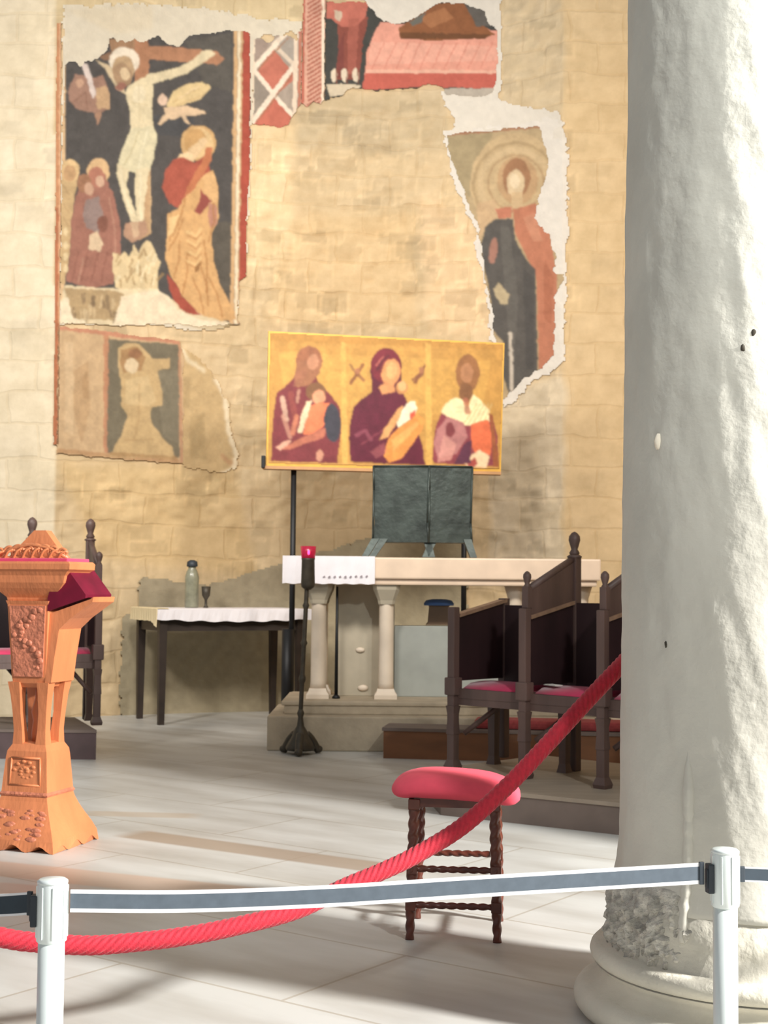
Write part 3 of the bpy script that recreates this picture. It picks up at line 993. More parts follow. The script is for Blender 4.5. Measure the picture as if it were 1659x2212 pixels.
def saint_fresco():
    t = thing('wall_fresco', 'ragged fresco of a standing haloed saint in grey robe and red mantle', 'fresco', (1.2, 13.2, 2.8))
    inv = Matrix.Translation(-t.location)
    o = wall_patch('plaster_ground', [(958, 282), (1120, 262), (1200, 256), (1226, 290), (1228, 460), (1224, 600), (1222, 700), (1218, 780), (1190, 808), (1150, 826), (1112, 868), (1086, 884),
                                      (1084, 780), (1056, 730), (1052, 640), (1030, 560), (1024, 490), (1000, 440), (972, 380)], 3, (230, 223, 212), [], off=0.012, mottle=0.05, seed=91, rag=5, relief=0.006)
    o.parent = t; o.matrix_parent_inverse = inv
    L = []
    P = lambda col, pts, al=1.0: L.append(('p', col, pts, al))
    E = lambda col, *a: L.append(('e', col) + a)
    S = lambda col, pts, w, al=1.0: L.append(('s', col, pts, w, al))
    P((170, 152, 112), [(960, 290), (1070, 280), (1040, 340), (1015, 430), (985, 380)], 0.8)
    P((170, 108, 80), [(960, 286), (1172, 270), (1172, 276), (960, 294)], 0.8)
    E((206, 176, 128), 1114, 395, 98, 108)
    L.append(('r', (178, 150, 104), 1114, 400, 88, 94, 0.7))
    L.append(('r', (220, 190, 142), 1114, 400, 70, 82, 0.6))
    L.append(('r', (176, 140, 96), 1114, 396, 58, 62, 0.7))
    E((200, 160, 112), 1118, 390, 44, 52)
    E((172, 122, 82), 1116, 384, 30, 42)
    E((222, 194, 150), 1114, 396, 19, 30)
    E((236, 212, 172), 1112, 392, 10, 16)
    P((214, 180, 132), [(1104, 415), (1130, 415), (1128, 450), (1106, 450)])
    P((214, 176, 130), [(1030, 440), (1070, 430), (1076, 470), (1050, 490), (1036, 520)], 0.8)
    P((206, 124, 92), [(1070, 452), (1108, 446), (1104, 470), (1078, 474)])
    P((200, 122, 88), [(1108, 452), (1158, 440), (1188, 508), (1204, 600), (1200, 792), (1164, 800), (1158, 600), (1130, 540), (1112, 500)])
    P((96, 92, 88), [(1048, 490), (1072, 472), (1108, 472), (1114, 520), (1136, 560), (1156, 580), (1162, 802), (1100, 856), (1084, 800), (1088, 740), (1062, 712), (1060, 640), (1046, 580), (1038, 534)])
    P((112, 108, 102), [(1080, 490), (1100, 490), (1120, 640), (1110, 780), (1096, 700)], 0.6)
    P((76, 74, 74), [(1130, 580), (1154, 600), (1154, 800), (1136, 800)], 0.5)
    E((176, 122, 104), 1066, 542, 9, 28, 8)
    P((196, 176, 136), [(1066, 624), (1078, 610), (1100, 636), (1096, 658), (1080, 656), (1072, 640)])
    P((178, 102, 70), [(1176, 560), (1196, 600), (1192, 700), (1174, 690)], 0.6)
    P((220, 152, 116), [(1130, 470), (1156, 460), (1172, 520), (1150, 520)], 0.5)
    S((214, 200, 182), [(1102, 720), (1106, 850)], 8, 0.9)
    out = [(964, 290), (1060, 281), (1168, 272), (1174, 300), (1186, 342), (1180, 382), (1160, 440), (1154, 470), (1186, 510), (1202, 556), (1194, 588), (1217, 592), (1214, 612), (1196, 640), (1200, 690),
           (1194, 770), (1166, 800), (1130, 816), (1104, 848), (1086, 862), (1080, 800), (1072, 730), (1062, 716), (1068, 684), (1054, 630), (1042, 560), (1030, 484), (1016, 450), (990, 390), (970, 330)]
    o = wall_patch('painted_surface', out, 2, (192, 166, 122), L, off=0.019, soft=2, seed=93, rag=3)
    o.parent = t; o.matrix_parent_inverse = inv


saint_fresco()

# thin grey patch laid low on the niche wall
o = wall_patch('grey_wall_patch', [(298, 1250), (330, 1246), (420, 1262), (470, 1258), (560, 1228), (620, 1214), (700, 1190), (800, 1158), (1010, 1158), (1010, 1330), (1010, 1500), (900, 1545), (256, 1566), (262, 1330), (300, 1320)], 4,
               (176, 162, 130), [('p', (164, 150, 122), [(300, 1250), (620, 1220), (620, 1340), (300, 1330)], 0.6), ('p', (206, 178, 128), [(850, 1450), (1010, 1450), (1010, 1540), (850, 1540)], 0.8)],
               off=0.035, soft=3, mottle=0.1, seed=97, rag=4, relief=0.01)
tag(o, 'grey patch low on the curved wall behind table and altar', 'wall dado', kind='structure')

# ------------------------------------------------------------------ column
CX, CY = 1.043, 3.95


def build_column():
    t = thing('stone_column', 'massive pale stone column with moulded base at the right edge', 'column', (CX, CY, -0.4))
    prof = [(0.392, 0.335), (0.372, 0.42), (0.366, 0.5), (0.361, 1.2), (0.352, 2.0), (0.338, 3.0), (0.322, 4.4), (0.31, 6.0)]
    # finely divided and slightly weathered shaft
    mb = MB()
    zs = np.concatenate([np.linspace(0.335, 0.5, 12), np.linspace(0.52, 3.2, 130), np.linspace(3.3, 6.0, 12)])
    seg = 160
    rings = []
    pr, pz = [p[0] for p in prof], [p[1] for p in prof]
    TH = np.arange(seg) * 2 * PI / seg
    for z in zs:
        r = np.interp(z, pz, pr)
        A = np.cos(TH) * 200 + 400; Bq = np.sin(TH) * 200 + 400
        n = (vnoise((A + z * 130, Bq + z * 90), 26, 201) - 0.5) * 0.006 + (vnoise((A * 1.7 + z * 260, Bq * 1.7), 13, 202) - 0.5) * 0.004
        rr = r + n
        rings.append([(rr[k] * math.cos(TH[k]), rr[k] * math.sin(TH[k]), z + 0.4) for k in range(seg)])
    mb.loft(rings, True, 0, True)
    stone = mat('pale_column_stone', (206, 202, 190), 0.85, var=0.09, scale=3.0, bump=0.35, bscale=14)
    mb.build('shaft', stone, t)
    # attic base on a round plinth
    mb = MB()
    pf = [(0.50, -0.4), (0.52, -0.02), (0.50, -0.005), (0.47, 0.0)]
    for k in range(9):
        a = -PI / 2 + PI * k / 8
        pf.append((0.455 + 0.042 * math.cos(a), 0.042 + 0.04 * math.sin(a)))
    pf += [(0.44, 0.088), (0.425, 0.10), (0.415, 0.118), (0.43, 0.135), (0.44, 0.14)]
    for k in range(7):
        a = -PI / 2 + PI * k / 6
        pf.append((0.425 + 0.026 * math.cos(a), 0.166 + 0.026 * math.sin(a)))
    pf += [(0.405, 0.195), (0.398, 0.26), (0.392, 0.335)]
    mb.lathe([(r, z + 0.4) for r, z in pf], seg=96)
    mb.build('base', mat('cream_base_stone', (212, 206, 190), 0.85, var=0.1, scale=5, bump=0.5, bscale=18), t)
    # worn carved leaf at the foot: one broken, lumpy patch of stone
    mb = MB()
    nt_, nz_ = 60, 46
    TH2, ZZ = np.meshgrid(np.linspace(math.radians(165), math.radians(236), nt_), np.linspace(0.115, 0.40, nz_))
    e = np.sin(np.pi * np.clip((ZZ - 0.115) / 0.285, 0, 1)) ** 0.5 * np.sin(np.pi * (TH2 - TH2.min()) / (TH2.max() - TH2.min())) ** 0.35
    n1 = vnoise((TH2 * 300 + ZZ * 160, ZZ * 400 + 90), 13, 301) - 0.5
    n2 = vnoise((TH2 * 300 - ZZ * 300, ZZ * 500 + 40), 6, 302) - 0.5
    RR = 0.365 + e * (0.048 + 0.035 * n1 + 0.022 * n2)
    vs = [(RR[i, j] * math.cos(TH2[i, j]), RR[i, j] * math.sin(TH2[i, j]), ZZ[i, j] + 0.4) for i in range(nz_) for j in range(nt_)]
    fs = [(i * nt_ + j, i * nt_ + j + 1, (i + 1) * nt_ + j + 1, (i + 1) * nt_ + j) for i in range(nz_ - 1) for j in range(nt_ - 1)]
    mb.add(vs, fs, 0, False)
    mb.build('carved_leaf', mat('weathered_stone', (192, 187, 176), 0.9, var=0.4, scale=30, bump=0.9, bscale=50), t)
    rg = random.Random(3)
    mb = MB()
    th = math.radians(229)
    pts = []
    for z in np.linspace(0.27, 0.76, 40):
        r = np.interp(z, pz, pr) - 0.004
        pts.append((r * math.cos(th), r * math.sin(th), z + 0.4))
    mb.tube(pts, [0.003 + 0.013 * min(1, (len(pts) - i) / 8) * (0.75 + 0.4 * rg.random()) for i in range(len(pts))], 8)
    mb.build('plaster_ridge', stone, t)
    mb = MB()
    for nm, px, py, rad, mt_ in (('stone_chip', 1425, 953, 0.020, M['plaster']), ('pit', 1630, 718, 0.012, M['iron']), ('pit', 1607, 752, 0.010, M['iron']),
                                 ('pit', 1440, 1392, 0.008, M['iron'])):
        d_ = 3.4
        for _ in range(400):
            q_ = at(px, py, d_)
            if math.hypot(q_.x - CX, q_.y - CY) < np.interp(q_.z, pz, pr): break
            d_ += 0.002
        q_ = q_ - Vector((CX, CY, -0.4))
        mk_ = MB()
        mk_.ball(q_, rad, 2, (0.8, 0.35, 1.2), 0.3)
        mk_.build(nm, mt_, t)
    mb = MB()
    mb.tube([(-0.04 + 0.03 * math.cos(a_), 0.375 + 0.03 * math.sin(a_) * 0.6, 1.47 + 0.03 * math.sin(a_)) for a_ in np.linspace(0, 2 * PI, 20)], 0.006, 8)
    mb.tube([(-0.04, 0.34, 1.47), (-0.04, 0.40, 1.47)], 0.008, 8)
    mb.build('rope_hook', M['iron'], t)


build_column()


# ------------------------------------------------------------------ barrier posts and belts
NAVE = -0.4


def barrier_post(p_top, label, clip_dir):
    x, y, zt = p_top
    t = thing('barrier_post', label, 'barrier post', (x, y, NAVE), 0, 'retractable belt barrier posts')
    h = zt - NAVE
    MB().lathe([(0.0285, 0.02), (0.0285, h - 0.13)], seg=40).build('tube', M['steel'], t)
    mb = MB()
    mb.lathe([(0.0285, h - 0.132), (0.0325, h - 0.128), (0.0325, h - 0.006), (0.030, h)], seg=40)
    for k in range(8):
        a = 2 * PI * k / 8 + 0.3
        mb.box((0.0325 * math.cos(a), 0.0325 * math.sin(a), h - 0.066), (0.004, 0.004, 0.11), a)
    mb.build('belt_head', M['steel'], t)
    MB().lathe([(0.0005, h + 0.004), (0.028, h + 0.003), (0.033, h - 0.001), (0.033, h - 0.006)], seg=40).build('top_cap', M['steel'], t)
    c = Vector((math.cos(clip_dir), math.sin(clip_dir), 0))
    mb = MB()
    q = c * 0.038
    mb.box((q.x, q.y, h - 0.065), (0.014, 0.026, 0.068), clip_dir, 0.003)
    mb.box((q.x, q.y, h - 0.065), (0.02, 0.016, 0.045), clip_dir, 0.003)
    mb.build('belt_clip', M['black_plastic'], t)
    MB().lathe([(0.165, 0.0), (0.168, 0.008), (0.15, 0.02), (0.05, 0.034), (0.03, 0.05)], seg=48).build('base_disc', M['steel'], t)
    return t


PL = at(114, 1901, 3.05)
PR = at(1566, 1836, 3.30)
dirLR = (PR - PL)
ang = math.atan2(dirLR.y, dirLR.x)
barrier_post(PL, 'silver barrier post at the left standing in front of the red rope', PI + 0.05)
barrier_post(PR, 'silver barrier post at the right standing before the stone column', ang + PI)


def belt(name, pts, width, label, mats, frac=0.14):
    t = thing(name, label, 'barrier belt', tuple(pts[0]), 0, 'retractable barrier belts')
    o0 = Vector(pts[0])
    mb = MB()
    path = spline([Vector(p) - o0 for p in pts], 14)
    n = len(path)
    th = 0.0012
    cols = [(-0.5, -0.5 + frac, 1), (-0.5 + frac, 0.5 - frac, 0), (0.5 - frac, 0.5, 1)]
    for z0, z1, mi in cols:
        rings = []
        for i, p in enumerate(path):
            a, b = path[max(0, i - 1)], path[min(n - 1, i + 1)]
            d = (b - a); nn = Vector((-d.y, d.x, 0)).normalized() * th
            up = Vector((0, 0, 1)) * width
            rings.append([p + up * z0 + nn, p + up * z1 + nn, p + up * z1 - nn, p + up * z0 - nn])
        mb.loft(rings, True, mi)
    mb.build('webbing', mats, t)
    # hard end piece
    d = (path[-1] - path[-2]).normalized()
    mb = MB()
    mb.box(path[-1] - d * 0.004, (0.012, 0.008, width * 1.08), math.atan2(d.y, d.x), 0.002)
    mb.build('belt_end', M['black_plastic'], t)
    return t


bm_pts = [at(152, 1946, 3.056), at(400, 1947, 3.1), at(700, 1936, 3.155), at(1000, 1917, 3.21), at(1300, 1899, 3.26), at(1519, 1886, 3.29)]
belt('barrier_belt', bm_pts, 0.0485, 'long grey belt with white edges strung between the two posts', [M['belt_grey'], M['belt_edge']], 0.17)
belt('barrier_belt', [at(-900, 1960, 3.3), at(-400, 1966, 3.2), at(-40, 1957, 3.1), at(68, 1951, 3.06)], 0.0485,
     'short dark belt leaving the left post towards the left edge', [M['belt_dark'], M['belt_edge']], 0.1)
belt('barrier_belt', [at(2300, 1930, 3.45), at(2000, 1912, 3.40), at(1750, 1895, 3.34), at(1600, 1888, 3.305)], 0.034,
     'short dark belt leaving the right post towards the right edge', [M['belt_dark'], M['belt_edge']], 0.1)

# ------------------------------------------------------------------ red rope
rp = [at(-2300, 560, 3.1), at(-1300, 1300, 3.15), at(-700, 1720, 3.25), at(-420, 1880, 3.32), at(-200, 1974, 3.42), at(0, 2024, 3.5), at(80, 2036, 3.53), at(180, 2042, 3.57), at(250, 2039, 3.6), at(380, 2025, 3.66), at(500, 2003, 3.72),
      at(640, 1966, 3.8), at(740, 1918, 3.87), at(830, 1880, 3.92), at(900, 1846, 3.96), at(1000, 1784, 4.02), at(1100, 1694, 4.08), at(1180, 1610, 4.12),
      at(1270, 1512, 4.18), at(1344, 1434, 4.25), at(1400, 1375, 4.40), Vector((0.96, 4.40, 1.03)), Vector((1.003, 4.352, 1.06))]
path = spline(rp, 40)
mb = MB()
mb.tube(path, 0.0235, 56, twist=(7, 0.10, -0.15))
o = mb.build('barrier_rope', M['rope'])
tag(o, 'thick twisted red rope sagging across the floor from behind the stone column', 'rope')


# ------------------------------------------------------------------ stool
def build_stool():
    c = on_z(985, 2012)
    c = Vector((c.x + 0.0, c.y + 0.02, 0))
    t = thing('kneeling_stool', 'dark wooden stool with a rose pink padded seat before the stalls', 'stool', tuple(c), math.radians(-6))
    a, b = 0.135, 0.14
    for sx in (-1, 1):
        for sy in (-1, 1):
            mb = MB()
            tilt = 0.012
            x0, y0 = sx * (a + tilt), sy * (b + tilt)
            x1, y1 = sx * a, sy * b
            n = 60
            pts, rs = [], []
            for i in range(n + 1):
                k = i / n
                pts.append((x0 + (x1 - x0) * k, y0 + (y1 - y0) * k, 0.468 * k))
                rs.append(0.0135 + 0.004 * min(1, k * 3))
            mb.tube(pts, rs, 14, twist=(2, 0.2, 0.085))
            for z, w in ((0.115, 0.018), (0.235, 0.018), (0.45, 0.02)):
                k = z / 0.468
                mb.box((x0 + (x1 - x0) * k, y0 + (y1 - y0) * k, z), (w * 2, w * 2, 0.036), 0, 0.004)
            mb.build('leg', M['stool_wood'], t)
    for z in (0.115, 0.235):
        k = z / 0.468
        xx, yy = a + 0.012 * (1 - k), b + 0.012 * (1 - k)
        for p, q in (((-xx, -yy), (xx, -yy)), ((-xx, yy), (xx, yy)), ((-xx, -yy), (-xx, yy)), ((xx, -yy), (xx, yy))):
            mb = MB()
            mb.tube([(p[0] + (q[0] - p[0]) * i / 40, p[1] + (q[1] - p[1]) * i / 40, z) for i in range(41)], 0.0105, 12, twist=(2, 0.28, 0.07))
            mb.build('stretcher', M['stool_wood'], t)
    mb = MB()
    mb.box((0, -b, 0.462), (2 * a, 0.022, 0.04)); mb.box((0, b, 0.462), (2 * a, 0.022, 0.04))
    mb.box((-a, 0, 0.462), (0.022, 2 * b, 0.04)); mb.box((a, 0, 0.462), (0.022, 2 * b, 0.04))
    mb.build('seat_rail', M['stool_wood'], t)
    # padded seat: rounded pillow, drooping at the corners
    mb = MB()
    nu, nv = 44, 26
    rings = []
    W, D = 0.222, 0.185
    for i in range(nv + 1):
        th = -PI / 2 + PI * i / nv
        ring = []
        for j in range(nu):
            ph = 2 * PI * j / nu
            e = 0.55
            cx = math.copysign(abs(math.cos(ph)) ** e, math.cos(ph)); cy = math.copysign(abs(math.sin(ph)) ** e, math.sin(ph))
            k = max(0.0, math.cos(th)) ** 0.45
            x, y = W * cx * k, D * cy * k
            z = 0.036 * math.sin(th) if th < 0 else 0.05 * math.sin(th) ** 0.9
            corner = max(0, abs(x) / W - 0.6) * max(0, abs(y) / D - 0.5) * 5
            z -= 0.022 * corner + 0.02 * (abs(x) / W) ** 2.4
            z -= x * 0.05
            ring.append((x, y, 0.496 + z))
        rings.append(ring)
    mb.loft(rings, True, 0, True)
    mb.build('padded_seat', M['rose'], t)


build_stool()


# ------------------------------------------------------------------ lectern
def build_lectern():
    p = on_z(58, 1838)
    t = thing('carved_lectern', 'orange carved wooden lectern draped in burgundy velvet at the left edge', 'lectern', (p.x, p.y + 0.17, 0), math.radians(-17))
    W, Pn = M['lectern_wood'], M['lectern_panel']
    # flared scalloped foot
    mb = MB()
    rings = []
    n = 24
    for z, h in ((0.0, 0.205), (0.05, 0.198), (0.09, 0.18), (0.13, 0.158), (0.17, 0.138), (0.21, 0.122), (0.235, 0.116)):
        ring = []
        for side in range(4):
            for k in range(n):
                u = -1 + 2 * k / n
                x, y = u * h, -h
                zz = z
                if z == 0.0:
                    zz = 0.032 * (0.5 + 0.5 * math.cos(u * PI * 3)) * (1 - abs(u) ** 6) if abs(u) < 0.93 else 0.0
                    zz += 0.0
                a = side * PI / 2
                ring.append((x * math.cos(a) - y * math.sin(a), x * math.sin(a) + y * math.cos(a), zz))
        rings.append(ring)
    mb.loft(rings, True)
    base = mb.build('foot', W, t)
    mb = MB()
    mb.square([(0.12, 0.232), (0.123, 0.24), (0.116, 0.25)])
    rg = random.Random(5)
    for k in range(34):  # low relief of leaves on the flared front
        u, z = rg.uniform(-0.12, 0.12), rg.uniform(0.05, 0.17)
        h = np.interp(z, (0, 0.05, 0.09, 0.13, 0.17, 0.21), (0.205, 0.198, 0.18, 0.158, 0.138, 0.122))
        mb.ball((u, -h + 0.002, z), rg.uniform(0.015, 0.03), 2, (1.0, 0.22, 0.5))
    mb.build('foot_carving', Pn, base)
    # pedestal box with chamfered shoulders
    mb = MB()
    mb.square([(0.116, 0.25), (0.104, 0.40), (0.10, 0.43), (0.082, 0.462), (0.06, 0.468)])
    ped = mb.build('pedestal', W, t)
    mb = MB()
    for sx in (-1, 1):
        mb.tube([(sx * 0.078, -0.112, 0.28), (sx * 0.072, -0.106, 0.40)], 0.005, 8)
    mb.tube([(-0.078, -0.112, 0.28), (0.078, -0.112, 0.28)], 0.005, 8)
    mb.tube([(-0.072, -0.106, 0.40), (0.072, -0.106, 0.40)], 0.005, 8)
    for k in range(16):
        a = k * 0.62
        r = 0.010 + 0.0036 * k
        mb.ball((r * math.cos(a) * 0.9, -0.108, 0.34 + r * math.sin(a) * 0.8), 0.010, 2, (1.2, 0.5, 0.8))
    mb.build('pedestal_carving', W, ped)
    # open stem: four short shafts round a central turned post
    mb = MB()
    for sx, sy in ((-1, -1), (1, -1), (1, 1), (-1, 1)):
        rings = []
        for z, k, w in ((0.455, 0.058, 0.026), (0.52, 0.06, 0.021), (0.60, 0.066, 0.02), (0.68, 0.07, 0.024), (0.74, 0.074, 0.03)):
            rings.append([(sx * k - w, sy * k - w, z), (sx * k + w, sy * k - w, z), (sx * k + w, sy * k + w, z), (sx * k - w, sy * k + w, z)])
        mb.loft(rings, True)
    mb.build('stem', W, t)
    MB().lathe([(0.03, 0.46), (0.034, 0.50), (0.027, 0.56), (0.036, 0.60), (0.02, 0.66), (0.018, 0.74)], seg=24).build('turned_post', W, t)
    # tapered body panel
    mb = MB()
    mb.square([(0.07, 0.715), (0.082, 0.735), (0.086, 0.76), (0.104, 1.09), (0.11, 1.108)], ratio=1.15)
    body = mb.build('body', W, t)
    mb = MB()
    rings = []
    for z, h in ((0.765, 0.074), (1.085, 0.092)):
        yb = -np.interp(z, (0.76, 1.09), (0.086, 0.104)) * 1.15
        rings.append([(-h, yb - 0.006, z), (h, yb - 0.006, z), (h, yb + 0.01, z), (-h, yb + 0.01, z)])
    mb.loft(rings, True)
    for k in range(34):
        z = rg.uniform(0.79, 1.07)
        x = 0.045 * math.sin((z - 0.78) * 26) + rg.uniform(-0.025, 0.025)
        yb = -np.interp(z, (0.76, 1.09), (0.086, 0.104)) * 1.15 - 0.006
        mb.ball((x, yb, z), rg.uniform(0.009, 0.018), 2, (1.1, 0.45, 0.9))
    mb.build('carved_panel', Pn, body)
    # capital, broad at the top, cyma profile
    mb = MB()
    mb.square([(0.108, 1.10), (0.116, 1.112), (0.118, 1.122), (0.150, 1.15), (0.168, 1.165), (0.19, 1.19), (0.198, 1.222), (0.214, 1.24), (0.23, 1.25), (0.232, 1.275), (0.222, 1.285)], c=(0, -0.045, 0), ratio=0.5)
    cap = mb.build('capital', W, t)
    MB().box((0, -0.045, 1.29), (0.42, 0.2, 0.02), 0, 0.004).build('red_cloth', M['cushion'], t)
    # carved fretwork crest and gabled book rest behind it
    mb = MB()
    for k in range(8):
        u = -0.16 + 0.32 * k / 7
        rr = 0.016 + 0.014 * (1 - (u / 0.19) ** 2)
        mb.tube([(u + rr * 1.1 * math.cos(q_), -0.10, 1.302 + rr + rr * math.sin(q_)) for q_ in np.linspace(0, 1.9 * PI, 18)], 0.0075, 8)
        mb.tube(spline([(u - 0.02, -0.105, 1.30), (u, -0.112, 1.302 + rr), (u + 0.022, -0.105, 1.302 + 1.5 * rr)], 5), 0.006, 8)
    mb.tube([(-0.19, -0.10, 1.30), (-0.1, -0.10, 1.345), (0, -0.10, 1.362), (0.1, -0.10, 1.345), (0.19, -0.10, 1.30)], 0.009, 10)
    mb.build('fretwork_crest', W, t)
    mb = MB()
    mb.prism([(-0.16, -0.06, 1.29), (0.16, -0.06, 1.29), (0.03, -0.03, 1.43), (-0.03, -0.03, 1.43)], (0, 0.05, 0.0))
    mb.build('book_rest', W, t)
    # side book rest with hanging velvet
    mb = MB()
    mb.prism([(0.10, -0.10, 1.05), (0.305, -0.10, 1.118), (0.32, -0.10, 1.128), (0.315, -0.10, 1.105), (0.205, -0.10, 1.03), (0.15, -0.10, 0.98), (0.13, -0.10, 0.86), (0.115, -0.10, 0.74), (0.085, -0.10, 0.74)], (0, 0.20, 0))
    mb.build('side_bracket', W, t)
    mb = MB()
    rings = []
    for k in range(9):
        u = k / 8
        y = -0.12 + 0.24 * u
        rings.append([(0.10, y, 1.062), (0.29, y, 1.122 + 0.004 * math.sin(u * 9)), (0.292, y, 1.138), (0.195, y, 1.255), (0.14, y, 1.262), (0.10, y, 1.12)])
    mb.loft(rings, True)
    mb.build('velvet_drape', M['burgundy'], t)


build_lectern()


# ------------------------------------------------------------------ choir stalls
def finial(mb, x, y, z, s=1.0):
    mb.lathe([(0.02 * s, 0), (0.026 * s, 0.012 * s), (0.016 * s, 0.03 * s), (0.022 * s, 0.05 * s), (0.029 * s, 0.075 * s), (0.027 * s, 0.095 * s), (0.014 * s, 0.112 * s), (0.002, 0.118 * s)], (x, y, z), 20)


def stall_row(origin, u_dir, seats, pitch, depth, label, first_low, sc=1.0, mirror=False, back=1.14):
    """a row of seats between dividers; local x = along the row, local y = backwards"""
    rz = math.atan2(u_dir[1], u_dir[0])
    t = thing('choir_stall', label, 'choir stall', origin, rz)
    sy = -1.0 if mirror else 1.0
    D = depth * sy
    for k in range(seats + 1):
        x = k * pitch
        low = first_low and k == 0
        # front post with clawed foot
        mb = MB()
        mb.box((x, 0, 0.47 * sc), (0.05, 0.05, 0.9 * sc), 0, 0.006)
        mb.box((x, 0, 0.47 * sc), (0.078, 0.07, 0.10 * sc), 0, 0.008)
        mb.square([(0.034, 0.0), (0.038, 0.02), (0.024, 0.06)], (x, 0, 0))
        mb.square([(0.03, 0.36 * sc), (0.022, 0.30 * sc), (0.028, 0.2 * sc)], (x, 0, 0))
        mb.build('front_post', M['dark_wood'], t)
        if not low:
            mb = MB(); mb.box((x, 0.02 * sy, 0.98 * sc), (0.042, 0.042, 0.12 * sc), 0, 0.004); finial(mb, x, 0.02 * sy, 1.03 * sc, sc * 0.8)
            mb.build('front_finial', M['dark_wood'], t)
        # side panel below the arm
        mb = MB()
        zt0, zt1 = 0.87 * sc, 0.955 * sc
        mb.prism([(x - 0.012, 0.0, 0.5 * sc), (x - 0.012, D, 0.5 * sc), (x - 0.012, D, zt1), (x - 0.012, 0.02 * sy, zt0)], (0.024, 0, 0))
        mb.build('side_panel', M['panel_wood'], t)
        # arm rest edge
        mb = MB()
        mb.loft([[(x - 0.026, 0.03 * sy, zt0 - 0.008), (x + 0.026, 0.03 * sy, zt0 - 0.008), (x + 0.026, 0.03 * sy, zt0 + 0.012), (x - 0.026, 0.03 * sy, zt0 + 0.012)],
                 [(x - 0.026, D, zt1 - 0.008), (x + 0.026, D, zt1 - 0.008), (x + 0.026, D, zt1 + 0.012), (x - 0.026, D, zt1 + 0.012)]], True)
        mb.build('arm_rest', M['edge_wood'], t)
        # tall wing above the arm and its back post
        mb = MB()
        if low:
            mb.box((x, D, 0.5 * sc), (0.05, 0.05, 0.94 * sc), 0, 0.005)
            mb.build('back_post', M['dark_wood'], t)
        else:
            mb.prism([(x - 0.014, 0.02 * sy, zt0), (x - 0.014, D, zt1), (x - 0.014, D, 1.20 * sc), (x - 0.014, 0.05 * sy, 1.02 * sc)], (0.028, 0, 0))
            mb.tube([(x, 0.04 * sy, 1.03 * sc), (x, D, 1.205 * sc)], 0.02, 10)
            mb.build('wing_panel', M['dark_wood'], t)
            mb = MB()
            mb.box((x, D, 0.61 * sc), (0.06, 0.055, 1.22 * sc), 0, 0.006)
            mb.lathe([(0.03, 0), (0.045, 0.012), (0.03, 0.024)], (x, D, 1.20 * sc), 16)
            finial(mb, x, D, 1.22 * sc, 1.15 * sc)
            mb.build('back_post', M['dark_wood'], t)
        # rear foot
        mb = MB()
        mb.square([(0.032, 0.0), (0.022, 0.05), (0.026, 0.3 * sc), (0.03, 0.45 * sc)], (x, D * 0.8, 0))
        mb.build('leg', M['dark_wood'], t)
    for k in range(seats):
        x0, x1 = k * pitch, (k + 1) * pitch
        xm, w = (x0 + x1) / 2, pitch - 0.05
        mb = MB()
        mb.box((xm, D * 0.5, 0.43 * sc), (w, abs(D) * 0.96, 0.055 * sc), 0, 0.004)
        mb.box((xm, D * 0.06, 0.40 * sc), (w, 0.03, 0.07 * sc))
        mb.build('seat', M['dark_wood'], t)
        mb = MB()
        rings = []
        for i in range(7):
            f = i / 6
            z = 0.457 * sc + 0.034 * math.sin(PI * f) ** 0.35 if 0 < f < 1 else 0.457 * sc
            y = D * (0.08 + 0.84 * f)
            rings.append([(x0 + 0.04, y, 0.455 * sc), (x1 - 0.04, y, 0.455 * sc), (x1 - 0.045, y, z + 0.004), (x0 + 0.045, y, z + 0.004)])
        mb.loft(rings, True, 0, True)
        mb.build('seat_cushion', M['cushion'], t)
        mb = MB()
        zt = 0.93 * sc if (first_low and k == 0) else back * sc
        mb.box((xm, D * 0.98, (0.48 * sc + zt) / 2), (w, 0.025, zt - 0.48 * sc))
        mb.build('backrest', M['panel_wood'], t)
        mb = MB()
        mb.tube([(x0 + 0.03, 0.06 * sy, 0.20 * sc), (x0 + 0.22, D * 0.6, 0.42 * sc)], 0.016, 10)
        mb.build('brace', M['dark_wood'], t)
    return t


# right: platform and stalls
A = on_z(978, 1662, 0.155)
C = on_z(1302, 1703, 0.155)
ud = (C - A); ud.z = 0; ud.normalize()
vd = Vector((-ud.y, ud.x, 0))
if vd.y < 0: vd = -vd
pitch = (C - A).length / 2
RIGHT_ROW = stall_row(tuple(A), ud, 3, pitch, 0.46, 'dark wooden choir stalls with crimson seats beside the stone column', True, 1.0, False, 0.95)
f0, f1 = on_z(1107, 1778, 0), on_z(1331, 1803, 0)
fd = (f1 - f0).normalized()
pa = f0 - fd * 0.42
pb = f1 + fd * 1.1
bk = Vector((0.54, 0.84, 0)) * 1.15
pc, pd = pb + bk, pa + bk + Vector((-0.1, 0, 0))
pa2 = Vector((A.x - 0.16, A.y - 0.05, 0))
mb = MB()
outl = [(pa.x, pa.y, 0), (pb.x, pb.y, 0), (pc.x, pc.y, 0), (pa2.x + 0.75, pa2.y + 0.75, 0), (pa2.x, pa2.y, 0)]
mb.prism(outl, (0, 0, 0.135))
dais = thing('stall_platform', 'low grey brown wooden platform carrying the right choir stalls', 'platform', (pa.x, pa.y, 0))
o = mb.build('riser', M['dais_wood']); o.parent = dais; o.matrix_parent_inverse = Matrix.Translation(-dais.location)
cen = Vector((sum(p[0] for p in outl) / 5, sum(p[1] for p in outl) / 5, 0))
mb = MB()
mb.prism([tuple(cen + (Vector(p) - cen) * 1.012 + Vector((0, 0, 0.135))) for p in outl], (0, 0, 0.02))
o = mb.build('deck', mat('worn_deck_boards', (150, 136, 120), 0.7, var=0.12, scale=6, stretch=(0.4, 2, 1))); o.parent = dais; o.matrix_parent_inverse = Matrix.Translation(-dais.location)

